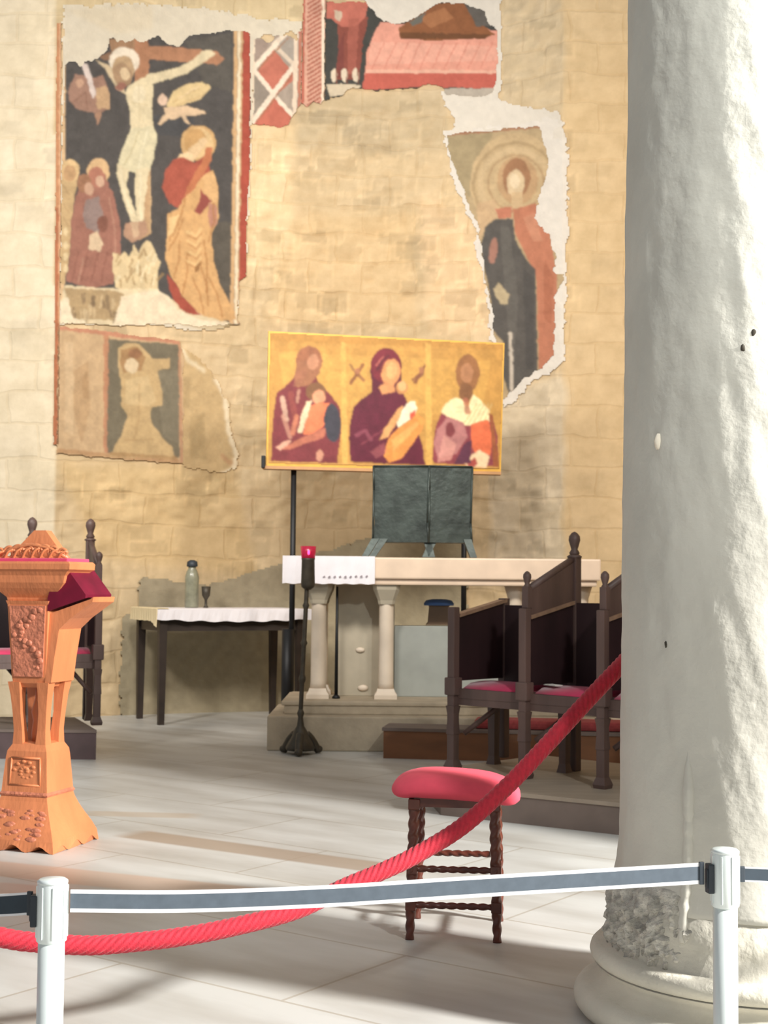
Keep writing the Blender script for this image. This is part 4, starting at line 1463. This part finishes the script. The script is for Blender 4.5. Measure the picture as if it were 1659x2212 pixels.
# white slip of paper on the second seat
q = A + ud * (pitch * 1.2) + vd * 0.12 + Vector((0, 0, 0.503))
mb = MB(); mb.box((0, 0, 0), (0.05, 0.11, 0.002), 0, 0, 0, Matrix.Rotation(0.5, 3, 'Z'))
mb.box((0.004, 0.004, 0.003), (0.05, 0.11, 0.002), 0, 0, 0, Matrix.Rotation(0.42, 3, 'Z'))
o = mb.build('folded_leaflet', M['paper']); o.location = q
tag(o, 'small white leaflet lying on a crimson stall seat', 'leaflet')

# left: stalls on their own platform
B0 = on_z(208, 1566, 0.2)
LEFT_U = Vector((-0.934, -0.357, 0)).normalized()
LEFT_ROW = stall_row((B0.x, B0.y, 0.2), LEFT_U, 2, 0.42, 0.43, 'dark wooden choir stalls with violet seat behind the carved lectern', False, 1.085, True, 0.98)
mb = MB()
e = on_z(207, 1641, 0)
nl = Vector((-0.36, 0.93, 0))
pa = Vector((e.x, e.y, 0)); pb = pa + Vector((-2.2, 0, 0))
mb.prism([pa, pb, pb + nl * 0.95, pa + nl * 0.95], (0, 0, 0.18))
dl = thing('stall_platform', 'low dark wooden platform carrying the left choir stalls', 'platform', tuple(pa))
o = mb.build('riser', mat('dark_dais_wood', (82, 66, 66), 0.7, var=0.15)); o.parent = dl; o.matrix_parent_inverse = Matrix.Translation(-dl.location)
mb = MB()
mb.prism([p + Vector((0, 0, 0.18)) for p in (pa - nl * 0.01, pb - nl * 0.01, pb + nl * 0.96, pa + nl * 0.96)], (0, 0, 0.02))
o = mb.build('deck', M['dais_wood']); o.parent = dl; o.matrix_parent_inverse = Matrix.Translation(-dl.location)

# ------------------------------------------------------------------ altar group
ALX0, ALX1 = -0.745, 1.62
ALY0, ALY1 = 10.35, 11.02
ZT = 1.18 + 66 / 290.0
ZB = 1.18 + 8 / 290.0
STEP1, STEP2 = 0.25, 0.35


def build_altar():
    s = thing('altar_steps', 'worn pale stone steps under the altar', 'step', (0.4, 10.6, 0))
    inv = Matrix.Translation(-s.location)
    mb = MB(); mb.box((0.42, 10.62, STEP1 / 2), (2.5, 1.06, STEP1), 0, 0.012)
    o = mb.build('lower_step', M['step_stone']); o.parent = s; o.matrix_parent_inverse = inv
    mb = MB(); mb.box((0.46, 10.69, (STEP1 + STEP2) / 2), (2.36, 0.9, STEP2 - STEP1), 0, 0.01)
    mb.box((0.46, 10.69, STEP2 - 0.02), (2.40, 0.92, 0.03), 0, 0.008)
    o = mb.build('upper_step', M['step_stone']); o.parent = s; o.matrix_parent_inverse = inv
    t = thing('stone_altar', 'long pale marble altar table on slim columns', 'altar', (0.44, 10.7, STEP2))
    inv = Matrix.Translation(-t.location)

    def part(mb, n, mt, par=None):
        o = mb.build(n, mt)
        o.parent = par or t
        o.matrix_parent_inverse = inv if not par else par.matrix_world.inverted()
        if not par: o.matrix_parent_inverse = inv
        return o
    mb = MB()
    mb.box(((ALX0 + ALX1) / 2, (ALY0 + ALY1) / 2, (ZT + ZB) / 2 + 0.02), (ALX1 - ALX0, ALY1 - ALY0, ZT - ZB - 0.04), 0, 0.012)
    mb.box(((ALX0 + ALX1) / 2, (ALY0 + ALY1) / 2, ZB + 0.02), (ALX1 - ALX0 - 0.05, ALY1 - ALY0 - 0.05, 0.05), 0, 0.012)
    part(mb, 'table_slab', mat('warm_marble', (222, 198, 174), 0.5, var=0.08, scale=6))
    for i, px in enumerate((688, 834)):
        x = at(px, 1400, 10.52).x
        for yy in (10.5, 10.9):
            mb = MB()
            mb.lathe([(0.062, STEP2 + 0.07), (0.056, STEP2 + 0.12), (0.055, ZB - 0.16), (0.06, ZB - 0.14)], (x, yy, 0), 24)
            o = part(mb, 'column', M['marble'])
            mb = MB()
            mb.square([(0.085, STEP2), (0.085, STEP2 + 0.03), (0.07, STEP2 + 0.05), (0.062, STEP2 + 0.075)], (x, yy, 0))
            b_ = mb.build('column_base', M['marble']); b_.parent = o
            mb = MB()
            mb.square([(0.06, ZB - 0.15), (0.066, ZB - 0.12), (0.10, ZB - 0.04), (0.105, ZB)], (x, yy, 0), ch=0.3)
            b_ = mb.build('capital', M['marble_grey']); b_.parent = o
    for x in (1.0, 1.5):
        mb = MB()
        mb.lathe([(0.062, STEP2), (0.056, STEP2 + 0.1), (0.055, ZB - 0.1), (0.085, ZB)], (x, 10.55, 0), 24)
        part(mb, 'column', M['marble'])
    x0, x1 = at(724, 1400, 10.72).x, at(852, 1400, 10.72).x
    mb = MB(); mb.box(((x0 + x1) / 2, 10.80, (STEP2 + ZB) / 2), (x1 - x0, 0.16, ZB - STEP2), 0, 0.006)
    part(mb, 'back_panel', M['marble_grey'])
    x2 = at(1100, 1400, 10.72).x
    zlow = at(900, 1352, 10.72).z
    mb = MB(); mb.box(((x1 + x2) / 2, 10.80, (STEP2 + zlow) / 2), (x2 - x1, 0.2, zlow - STEP2), 0, 0.006)
    o = part(mb, 'low_panel', M['marble_blue']); o['label'] = 'blue grey stone panel'
    for px, py, r in ((778, 1404, 0.03), (784, 1486, 0.035)):
        p = at(px, py, 10.72)
        mb = MB()
        mb.ball((p.x, 10.715, p.z), r, 2, (1.2, 0.5, 0.7))
        part(mb, 'carved_boss', M['marble'])
    # linen over the left end of the slab
    p0, p1 = ALX0 - 0.006, at(810, 1230, 10.34).x
    zh = at(700, 1261, 10.34).z
    c = thing('altar_cloth', 'white embroidered linen cloth over the left end of the altar', 'altar cloth', (p0, 10.35, ZT))
    invc = Matrix.Translation(-c.location)
    mb = MB()
    n = 30
    rings = []
    for k in range(n + 1):
        x = p0 + (p1 - p0) * k / n
        wv = 0.006 * math.sin(k * 1.3)
        rings.append([(x, ALY1 - 0.1, ZT + 0.001), (x, ALY0 - 0.006, ZT + 0.001), (x, ALY0 - 0.008 + wv * 0.5, zh + 0.1), (x, ALY0 - 0.016 + wv, zh + wv * 0.6),
                      (x, ALY0 - 0.020 + wv, zh + wv * 0.6), (x, ALY0 - 0.014 + wv * 0.5, zh + 0.1), (x, ALY0 - 0.012, ZT + 0.006), (x, ALY1 - 0.1, ZT + 0.006)])
    mb.loft(rings, True)
    o = mb.build('linen', M['linen']); o.parent = c; o.matrix_parent_inverse = invc
    mb = MB()
    for k in range(9):
        p = at(700 + k * 11.5, 1246 - (k > 5) * 1, 10.325)
        mb.box((p.x, 10.326, p.z), (0.017, 0.004, 0.012), 0, 0, 0, Matrix.Rotation(-0.6, 3, 'Y'))
    o = mb.build('embroidery', M['embroidery']); o.parent = c; o.matrix_parent_inverse = invc


build_altar()

# wooden kneeling step in front of the altar with red carpet
k0, k1 = on_z(828, 1638, 0), on_z(1338, 1652, 0)
kd = (k1 - k0).normalized(); kn = Vector((-kd.y, kd.x, 0))
if kn.y < 0: kn = -kn
t = thing('altar_footstep', 'long brown wooden step before the altar behind the stalls', 'wooden step', tuple(k0))
inv = Matrix.Translation(-t.location)
k1 = k0 + kd * 2.1
mb = MB(); mb.prism([k0, k1, k1 + kn * 0.32, k0 + kn * 0.32], (0, 0, 0.19))
o = mb.build('box', M['step_wood']); o.parent = t; o.matrix_parent_inverse = inv
mb = MB(); mb.prism([p + Vector((0, 0, 0.19)) for p in (k0 - kd * 0.01 - kn * 0.01, k1 - kn * 0.01, k1 + kn * 0.33, k0 - kd * 0.01 + kn * 0.33)], (0, 0, 0.022))
o = mb.build('tread', M['dais_wood']); o.parent = t; o.matrix_parent_inverse = inv
t2 = thing('kneeling_pad', 'flat dull red kneeling pad on the brown altar step', 'kneeling pad', tuple(k0 + kd * 0.62 + Vector((0, 0, 0.212))))
mb = MB()
mb.box(k0 + kd * 1.3 + kn * 0.18 + Vector((0, 0, 0.245)), (1.35, 0.26, 0.062), math.atan2(kd.y, kd.x), 0.02)
o = mb.build('pad', M['carpet']); o.parent = t2; o.matrix_parent_inverse = Matrix.Translation(-t2.location)

# small brown box with a blue cloth on the low panel
p = at(948, 1350, 10.78)
t = thing('wooden_box', 'small brown wooden box topped by a blue cloth under the altar', 'box', (p.x, 10.80, p.z))
z = p.z
mb = MB(); mb.square([(0.10, 0.0), (0.085, 0.02), (0.075, 0.14), (0.08, 0.15)], ratio=0.8)
mb.build('case', M['brown_box'], t)
mb = MB(); mb.lathe([(0.115, 0.15), (0.118, 0.165), (0.10, 0.19), (0.05, 0.2)], (0, 0, 0), 20, sy=0.7)
mb.build('cloth_cover', M['blue_cloth'], t)


# ------------------------------------------------------------------ tabernacle on the altar
def build_tabernacle():
    p = at(915, 1197, 10.62)
    t = thing('bronze_reliquary', 'green grey two winged bronze shrine standing on the altar', 'shrine', (p.x, 10.62, ZT + 0.009))
    bx = p.x
    k = 10.62 / F_PX

    def X(px): return at(px, 1100, 10.62).x - bx

    def Zp(py): return at(915, py, 10.62).z - (ZT + 0.009)
    th = 0.2
    for name, xs in (('left_wing', (806, 926)), ('right_wing', (926, 1020))):
        xl, xr = X(xs[0]), X(xs[1])
        mb = MB()
        yL = 0.0 if name == 'left_wing' else -0.05
        yR = -0.05 if name == 'left_wing' else 0.0
        prof = [(xl, Zp(1008)), (xr, Zp(1008)), (xr, Zp(1060)), (xr - 0.01, Zp(1130)), (xr, Zp(1172)), (xl, Zp(1172)), (xl + 0.012, Zp(1130)), (xl + 0.004, Zp(1060))]
        front = []
        for x, z in prof:
            f = (x - xl) / (xr - xl)
            front.append((x, yL + (yR - yL) * f, z))
        mb.prism(front, (0, th, 0))
        w = mb.build('wing', M['bronze'], t)
        mb = MB()
        # raised frame and shallow relief
        for a, b in ((0, 1), (1, 3), (3, 4), (5, 7), (7, 0)):
            mb.tube([Vector(front[a]) - Vector((0, 0.002, 0)), Vector(front[b]) - Vector((0, 0.002, 0))], 0.008, 8)
        mb.build('relief', M['bronze'], w)
    # splayed feet
    for (x0, x1, y1) in ((812, 790, 1197), (830, 806, 1197), (922, 934, 1197), (938, 920, 1197), (1010, 1024, 1197)):
        mb = MB()
        a, b = X(x0), X(x1)
        z = Zp(1170)
        mb.loft([[(a - 0.03, -0.02, z + 0.02), (a + 0.03, -0.02, z + 0.02), (a + 0.03, 0.1, z + 0.02), (a - 0.03, 0.1, z + 0.02)],
                 [(b - 0.028, -0.05, 0.0), (b + 0.022, -0.05, 0.0), (b + 0.022, 0.06, 0.0), (b - 0.028, 0.06, 0.0)]], True)
        mb.build('foot', M['bronze'], t)


build_tabernacle()


# ------------------------------------------------------------------ icon board and stand
DL, DR = 11.22, 11.6
TL, BL_, TR, BR_ = at(580, 715, DL), at(575, 1006, DL), at(1090, 741, DR), at(1082, 1019, DR)


def build_icon():
    t = thing('icon_painting', 'wide gold ground icon of three haloed figures raised behind the altar', 'icon', tuple(BL_.lerp(BR_, 0.5)))
    inv = Matrix.Translation(-t.location)
    nrm = (TR - TL).cross(BL_ - TL).normalized()
    if nrm.y < 0: nrm = -nrm
    back = nrm * 0.035
    mb = MB()
    mb.prism([TL, TR, BR_, BL_], back)
    o = mb.build('board', M['gilt']); o.parent = t; o.matrix_parent_inverse = inv
    # painted front
    X, Y = grid(572, 712, 1094, 1022, 2)
    L = []
    P = lambda col, pts, al=1.0: L.append(('p', col, pts, al))
    E = lambda col, *a: L.append(('e', col) + a)
    S = lambda col, pts, w, al=1.0: L.append(('s', col, pts, w, al))
    P((172, 120, 44), [(570, 700), (1100, 730), (1100, 756), (570, 736)], 0.5)
    P((206, 158, 72), [(600, 760), (1060, 780), (1040, 900), (620, 880)], 0.5)
    # three haloes, barely tooled into the gold
    for cx, cy, r in ((668, 790, 42), (832, 792, 48), (1010, 806, 42)):
        L.append(('r', (196, 146, 62), cx, cy, r - 3, r, 0.7))
    # left: two figures
    P((120, 46, 52), [(592, 880), (598, 850), (616, 834), (640, 812), (656, 800), (676, 802), (690, 830), (712, 850), (734, 880), (738, 920), (728, 1002), (586, 996), (588, 930)])
    E((150, 92, 60), 668, 778, 28, 30)
    P((152, 98, 66), [(644, 780), (694, 776), (690, 806), (668, 832), (640, 838), (636, 812)])
    E((184, 126, 92), 676, 782, 12, 17, 15)
    P((160, 100, 72), [(640, 800), (666, 800), (650, 832), (632, 836)], 0.6)
    E((126, 84, 52), 682, 846, 22, 20)
    E((214, 146, 106), 688, 858, 14, 16)
    P((224, 116, 70), [(664, 880), (690, 868), (712, 872), (714, 900), (700, 920), (676, 940), (654, 940), (660, 904)])
    P((222, 196, 158), [(662, 868), (674, 866), (664, 900), (652, 936), (642, 934), (650, 900)])
    E((62, 60, 70), 718, 914, 18, 42, -4)
    P((176, 100, 76), [(600, 972), (640, 952), (690, 928), (704, 924), (700, 946), (660, 958), (630, 970)])
    P((198, 146, 122), [(596, 966), (614, 954), (630, 950), (622, 962), (604, 974)])
    S((206, 168, 142), [(610, 860), (618, 906)], 11, 0.75)
    S((196, 140, 116), [(612, 900), (626, 944)], 9, 0.6)
    S((190, 140, 116), [(646, 844), (642, 868)], 7, 0.7)
    S((150, 70, 60), [(628, 850), (640, 920)], 12, 0.6)
    E((190, 132, 106), 690, 984, 8, 13)
    S((208, 130, 92), [(640, 900), (632, 936)], 10, 0.6)
    # centre: mother and child
    P((96, 26, 48), [(756, 910), (764, 880), (784, 860), (804, 846), (800, 800), (808, 770), (828, 752), (850, 758), (866, 782), (866, 816), (872, 850), (884, 880), (912, 960), (918, 1006), (756, 998), (754, 950)])
    E((118, 30, 46), 834, 790, 33, 38)
    E((212, 142, 84), 844, 804, 20, 29, 12)
    E((226, 160, 98), 846, 800, 12, 18, 12)
    P((208, 140, 84), [(830, 826), (852, 828), (852, 846), (826, 852), (818, 838)])
    S((74, 26, 38), [(814, 800), (826, 778), (840, 768)], 4, 0.8)
    S((196, 106, 92), [(812, 790), (828, 770)], 3, 0.7)
    E((186, 126, 70), 868, 838, 13, 14)
    E((220, 164, 104), 868, 834, 9, 11)
    P((230, 218, 188), [(866, 886), (886, 866), (896, 868), (902, 884), (884, 908), (862, 926), (854, 912)])
    P((222, 140, 56), [(840, 946), (862, 922), (884, 908), (900, 896), (916, 906), (912, 930), (888, 962), (868, 990), (840, 1000), (828, 984)])
    P((234, 170, 90), [(846, 950), (900, 910), (906, 916), (850, 976)], 0.6)
    P((214, 152, 90), [(828, 930), (862, 880), (870, 876), (866, 900), (838, 944), (820, 950)])
    P((206, 76, 44), [(886, 894), (898, 884), (896, 900), (884, 906)])
    S((150, 72, 90), [(770, 940), (790, 930), (800, 950)], 8, 0.6)
    S((140, 60, 74), [(780, 960), (826, 930)], 3, 0.7)
    P((170, 90, 92), [(800, 976), (830, 956), (836, 976), (812, 992)], 0.4)
    # small flying angels
    for cx, cy, f in ((770, 808, 1), (908, 806, -1)):
        S((116, 72, 52), [(cx - 14 * f, cy - 20), (cx + 2, cy + 2)], 5, 0.7)
        S((120, 64, 44), [(cx + 14, cy - 20), (cx - 12, cy + 20)], 7, 0.85)
        S((132, 80, 54), [(cx + 4, cy + 2), (cx + 16 * f, cy + 14)], 7, 0.8)
        E((164, 106, 70), cx + 2, cy - 6, 6, 7)
    # right: bishop
    E((146, 96, 54), 1010, 806, 26, 40)
    E((172, 118, 78), 1008, 806, 14, 22)
    E((128, 84, 50), 1006, 848, 15, 22)
    P((136, 56, 66), [(936, 960), (942, 920), (952, 894), (966, 884), (1000, 900), (1040, 908), (1062, 900), (1074, 940), (1076, 1008), (934, 1000)])
    P((228, 212, 162), [(952, 890), (962, 872), (984, 858), (1000, 864), (1010, 880), (1022, 852), (1034, 862), (1056, 884), (1058, 910), (1028, 916), (1000, 920), (980, 912), (964, 898)])
    for k in range(5):
        S((196, 168, 110), [(1000 + k * 11, 916), (1030 + k * 8, 872)], 2.5, 0.8)
    S((168, 96, 70), [(1006, 866), (1010, 890)], 12, 0.8)
    P((172, 110, 108), [(944, 930), (966, 900), (1000, 912), (1010, 944), (986, 980), (946, 990), (936, 960)])
    P((214, 150, 136), [(958, 940), (986, 960), (974, 994), (944, 998)], 0.6)
    E((126, 54, 60), 972, 928, 10, 16)
    P((214, 100, 56), [(1018, 916), (1054, 906), (1064, 940), (1060, 984), (1030, 984), (1016, 962)])
    P((222, 190, 150), [(1014, 984), (1036, 972), (1058, 986), (1050, 1012), (1012, 1010), (1004, 1000)])
    P((168, 70, 62), [(1008, 1000), (1026, 988), (1032, 1002), (1016, 1016)])
    P((150, 82, 46), [(1056, 892), (1064, 896), (1078, 1010), (1066, 1010)])
    P((92, 44, 66), [(1002, 960), (1018, 950), (1016, 1000), (980, 1004)])
    # dividing slips of gold
    P((208, 160, 74), [(736, 740), (746, 740), (752, 1010), (738, 1010)])
    P((208, 160, 74), [(918, 740), (930, 745), (934, 1014), (920, 1014)])
    S((150, 104, 40), [(581, 716), (576, 1005)], 3, 0.8)
    S((190, 140, 70), [(577, 1001), (1083, 1014)], 7, 0.8)
    img = paint(X, Y, (188, 138, 60), L, soft=2, wob=1.0, mottle=0.14, seed=101, grey=0.1)
    # map picture grid onto the plane of the board
    o_pl = TL; n_ = nrm
    A_ = (X - IMG_W / 2) / F_PX; B_ = -(Y - IMG_H / 2) / F_PX
    R = np.array(FWD) + A_[..., None] * np.array(RT) + B_[..., None] * np.array(UP)
    dd = np.dot(np.array(o_pl - CAM), np.array(n_)) / (R @ np.array(n_))
    F_ = np.array(CAM) + R * dd[..., None] - np.array(n_) * 0.004
    Bk = F_ + np.array(n_) * 0.004
    keep = cells(inside(X, Y, [(583, 718), (1087, 744), (1079, 1014), (579, 1001)]))
    o = shell_mesh('painted_panel', X, Y, F_, Bk, keep, img, M['icon_paint'])
    o.parent = t; o.matrix_parent_inverse = inv
    # stand
    xl, xr = at(633, 1100, DL + 0.09).x, at(1003, 1100, DR + 0.0).x
    yl = DL + 0.12
    fpos = (633 - 580) / 510.0
    yr = DL + (DR - DL) * (1003 - 580) / 510.0 + 0.08
    s = thing('icon_stand', 'black metal stand carrying the gold icon behind the altar', 'stand', (xl, yl, 0))
    inv = Matrix.Translation(-s.location)
    for x, y in ((xl, yl), (xr, yr)):
        mb = MB()
        zt = BL_.z + 0.25
        mb.tube([(x, y, 0.0), (x, y, zt)], 0.023, 16)
        o = mb.build('pole', M['black_metal']); o.parent = s; o.matrix_parent_inverse = inv
        mb = MB()
        mb.box((x, y, 0.012), (0.34, 0.3, 0.024), 0, 0.005)
        o = mb.build('foot_plate', M['black_metal']); o.parent = s; o.matrix_parent_inverse = inv
    mb = MB()
    dv = (BR_ - BL_).normalized()
    a0 = BL_ - Vector((0, 0, 0.014)) - dv * 0.03; a1 = BR_ - Vector((0, 0, 0.014)) + dv * 0.0
    rings = []
    for p in (a0, a1):
        rings.append([p + Vector((0, -0.02, -0.012)), p + Vector((0, 0.11, -0.012)), p + Vector((0, 0.11, 0.012)), p + Vector((0, -0.02, 0.012))])
    mb.loft(rings, True)
    o = mb.build('ledge', mat('tan_ledge_wood', (186, 140, 96), 0.6)); o.parent = s; o.matrix_parent_inverse = inv
    mb = MB()
    mb.box(BL_ + Vector((-0.022, -0.01, 0.03)), (0.03, 0.06, 0.1), 0, 0.005)
    o = mb.build('corner_clip', M['black_metal']); o.parent = s; o.matrix_parent_inverse = inv
    # lower thicker sleeve
    mb = MB()
    mb.tube([(xl - 0.03, yl, 0.02), (xl - 0.03, yl, 0.84)], 0.05, 20)
    o = mb.build('sleeve', M['black_metal']); o.parent = s; o.matrix_parent_inverse = inv


build_icon()

# slim black rod standing among the altar columns
p = at(726, 1508, 10.46)
t = thing('metal_rod', 'thin black metal rod standing between the slim altar columns', 'rod', (p.x, 10.46, STEP2))
MB().lathe([(0.014, 0.01), (0.012, 0.4), (0.008, ZB - STEP2 - 0.02)], seg=12).build('shaft', M['black_metal'], t)
MB().lathe([(0.03, 0.0), (0.03, 0.012), (0.014, 0.03)], seg=16).build('foot', M['black_metal'], t)


# ------------------------------------------------------------------ sanctuary lamp on its stand
def build_lamp():
    p = on_z(652, 1622)
    p.y = min(p.y, 9.9)
    t = thing('sanctuary_lamp', 'tall wrought iron candle stand with a glowing red lamp before the altar', 'lamp', (p.x, p.y, 0))
    H = at(668, 1180, p.y).z
    hb = at(664, 1268, p.y).z
    top = at(668, 1200, p.y).x - p.x
    MB().lathe([(0.10, 0.03), (0.105, 0.05), (0.085, 0.09), (0.06, 0.13), (0.05, 0.16), (0.026, 0.2), (0.018, 0.26), (0.026, 0.29), (0.015, 0.32)], seg=24).build('base', M['iron'], t)
    for k in range(3):
        a = 2 * PI * k / 3 + 0.5
        mb = MB()
        c, s = math.cos(a), math.sin(a)
        mb.tube(spline([(0.05 * c, 0.05 * s, 0.14), (0.09 * c, 0.09 * s, 0.10), (0.125 * c, 0.125 * s, 0.045), (0.145 * c, 0.145 * s, 0.018)], 6), 0.028, 10)
        mb.ball((0.145 * c, 0.145 * s, 0.03), 0.03, 2, (1, 1, 0.9))
        mb.build('claw_foot', M['iron'], t)
    n = 40
    pts = [(top * i / n * 0.7, 0, 0.3 + (hb - 0.3) * i / n) for i in range(n + 1)]
    rs = [0.016 + (0.009 if i in (10, 11, 22, 34) else 0) for i in range(n + 1)]
    MB().tube(pts, rs, 14).build('stem', M['iron'], t)
    x = top * 0.85
    MB().lathe([(0.02, hb - 0.02), (0.045, hb), (0.05, hb + 0.02), (0.046, H - 0.1), (0.05, H - 0.085)], (x, 0, 0), 24).build('lamp_body', M['iron'], t)
    MB().lathe([(0.048, H - 0.085), (0.052, H - 0.06), (0.056, H), (0.048, H), (0.044, H - 0.06), (0.03, H - 0.07)], (x, 0, 0), 24).build('glass_cup', M['lamp_red'], t)
    MB().ball((x + 0.006, -0.052, H - 0.045), 0.012, 2, (0.8, 0.6, 1.6)).build('flame', M['flame'], t)


build_lamp()


# ------------------------------------------------------------------ side table
def build_table():
    P0 = on_z(347, 1566)
    e1 = Vector((0.894, 0.447, 0)); e2 = Vector((-0.447, 0.894, 0))
    rz = math.atan2(e1.y, e1.x)
    t = thing('side_table', 'dark wooden side table under a white cloth by the curved wall', 'table', tuple(P0), rz)
    L_, D_, H_ = 1.33, 0.66, 0.955
    for x, y in ((0.0, 0.0), (L_ - 0.06, 0.0), (0.0, D_ - 0.04), (L_ - 0.06, D_ - 0.04)):
        mb = MB()
        mb.square([(0.024, 0.0), (0.028, 0.3), (0.034, 0.8), (0.034, H_)], (x, y, 0))
        mb.build('leg', M['table_wood'], t)
    mb = MB()
    for y in (0.0, D_ - 0.04):
        mb.box(((L_ - 0.06) / 2, y, H_ - 0.085), (L_ - 0.06, 0.03, 0.15))
    for x in (0.0, L_ - 0.06):
        mb.box((x, (D_ - 0.04) / 2, H_ - 0.085), (0.03, D_ - 0.04, 0.15))
    mb.build('apron', M['table_wood'], t)
    MB().box(((L_ - 0.06) / 2, (D_ - 0.04) / 2, H_ + 0.01), (L_ + 0.06, D_ + 0.06, 0.03), 0, 0.004).build('table_top', M['table_wood'], t)
    c = thing('table_cloth', 'white cloth with an end coloured as warm lit hanging over the side table', 'tablecloth', tuple(P0 + Vector((0, 0, H_ + 0.026))), rz)
    mb = MB()
    x0, x1, y0, y1 = -0.075, L_ + 0.02, -0.075, D_ + 0.03
    n = 36
    rings = []
    for k in range(n + 1):
        x = x0 + (x1 - x0) * k / n
        f = k / n
        drop = 0.085 + 0.02 * math.sin(f * PI) + 0.006 * math.sin(k * 1.1)
        wv = 0.004 * math.sin(k * 1.7)
        rings.append([(x, y1, 0.0), (x, y0 + 0.01, 0.0), (x, y0, -0.01), (x, y0 - 0.004 + wv, -drop), (x, y0 - 0.010 + wv, -drop), (x, y0 - 0.006, 0.0), (x, y0 + 0.008, 0.006), (x, y1, 0.006)])
    mb.loft(rings, True)
    mb.build('white_cloth', M['linen'], c)
    mb = MB()  # end drop of the white cloth, warm light put into its colour
    rings = []
    for k in range(n + 1):
        y = y0 - 0.012 + (y1 - y0) * k / n
        f = k / n
        drop = 0.15 - 0.05 * min(1, f * 5) + 0.002 * math.sin(k * 0.9)
        wv = 0.004 * math.sin(k * 1.9)
        rings.append([(x0 + 0.1, y, 0.006), (x0 + 0.004, y, 0.006), (x0 - 0.004 + wv, y, -drop), (x0 - 0.010 + wv, y, -drop), (x0 - 0.006, y, 0.006), (x0 + 0.004, y, 0.012), (x0 + 0.1, y, 0.012)])
    mb.loft(rings, True)
    o = mb.build('warm_lit_end', M['warm_lit_linen'], c); o['label'] = 'end of the white cloth coloured as warm lit'
    # lantern on the table
    zt = H_ + 0.034
    q = Vector((P0.x, P0.y, 0)) + e1 * 0.40 + e2 * 0.42
    v = thing('glass_lantern', 'tall grey glass bottle with dark cap on the side table', 'bottle', (q.x, q.y, zt))
    MB().lathe([(0.055, 0.0), (0.062, 0.01), (0.06, 0.2), (0.064, 0.27), (0.05, 0.32), (0.034, 0.35), (0.034, 0.37)], seg=24).build('body', M['glass_grey'], v)
    MB().lathe([(0.046, 0.365), (0.05, 0.375), (0.046, 0.41), (0.02, 0.425)], seg=20).build('cap', M['black_plastic'], v)
    d = thing('dark_cup', 'small dark cup beside the grey glass bottle on the side table', 'cup', (q.x + 0.13, q.y - 0.02, zt))
    MB().lathe([(0.026, 0.0), (0.012, 0.02), (0.012, 0.07), (0.036, 0.11), (0.042, 0.19), (0.036, 0.19), (0.03, 0.12), (0.005, 0.1)], seg=20).build('bowl', M['iron'], d)


build_table()

# ------------------------------------------------------------------ light
W = bpy.data.worlds.new('world')
SC.world = W
W.use_nodes = True
bg = W.node_tree.nodes['Background']
bg.inputs['Color'].default_value = (0.94, 0.97, 1.0, 1)
bg.inputs['Strength'].default_value = 0.38


def aim(o, target):
    d = Vector(target) - o.location
    o.rotation_euler = d.to_track_quat('-Z', 'Y').to_euler()


def spot(name, loc, target, power, color, angle, blend, size):
    l = bpy.data.lights.new(name, 'SPOT')
    l.energy, l.color, l.spot_size, l.spot_blend, l.shadow_soft_size = power, color, math.radians(angle), blend, size
    o = link(bpy.data.objects.new(name, l))
    o.location = loc
    aim(o, target)
    return o


def area(name, loc, target, power, color, sx, sy):
    l = bpy.data.lights.new(name, 'AREA')
    l.shape = 'RECTANGLE'; l.size, l.size_y = sx, sy
    l.energy, l.color = power, color
    o = link(bpy.data.objects.new(name, l))
    o.location = loc
    aim(o, target)
    return o


spot('nave_floodlight', (7.75, 0.4, 4.9), (-0.6, 5.6, 0.2), 10500, (1.0, 0.985, 0.95), 80, 0.4, 0.42)
spot('aisle_lamp', (2.35, 0.75, 5.0), (1.1, 3.95, 2.9), 760, (0.96, 1.0, 0.98), 46, 0.8, 0.15)
for lx, tx, pw in ((-3.6, -3.0, 1000), (-0.9, -0.5, 860), (1.9, 1.6, 900)):
    spot('niche_lamp', (lx, 6.0, 5.0), (tx, 13.3, 3.5), pw, (1.0, 0.945, 0.87), 84, 0.6, 0.4)

SC.view_settings.view_transform = 'Standard'
SC.view_settings.look = 'None'
SC.view_settings.exposure = 0.0
SC.view_settings.gamma = 1.0
SC.view_settings.use_curve_mapping = False
SC.cycles.max_bounces = 6
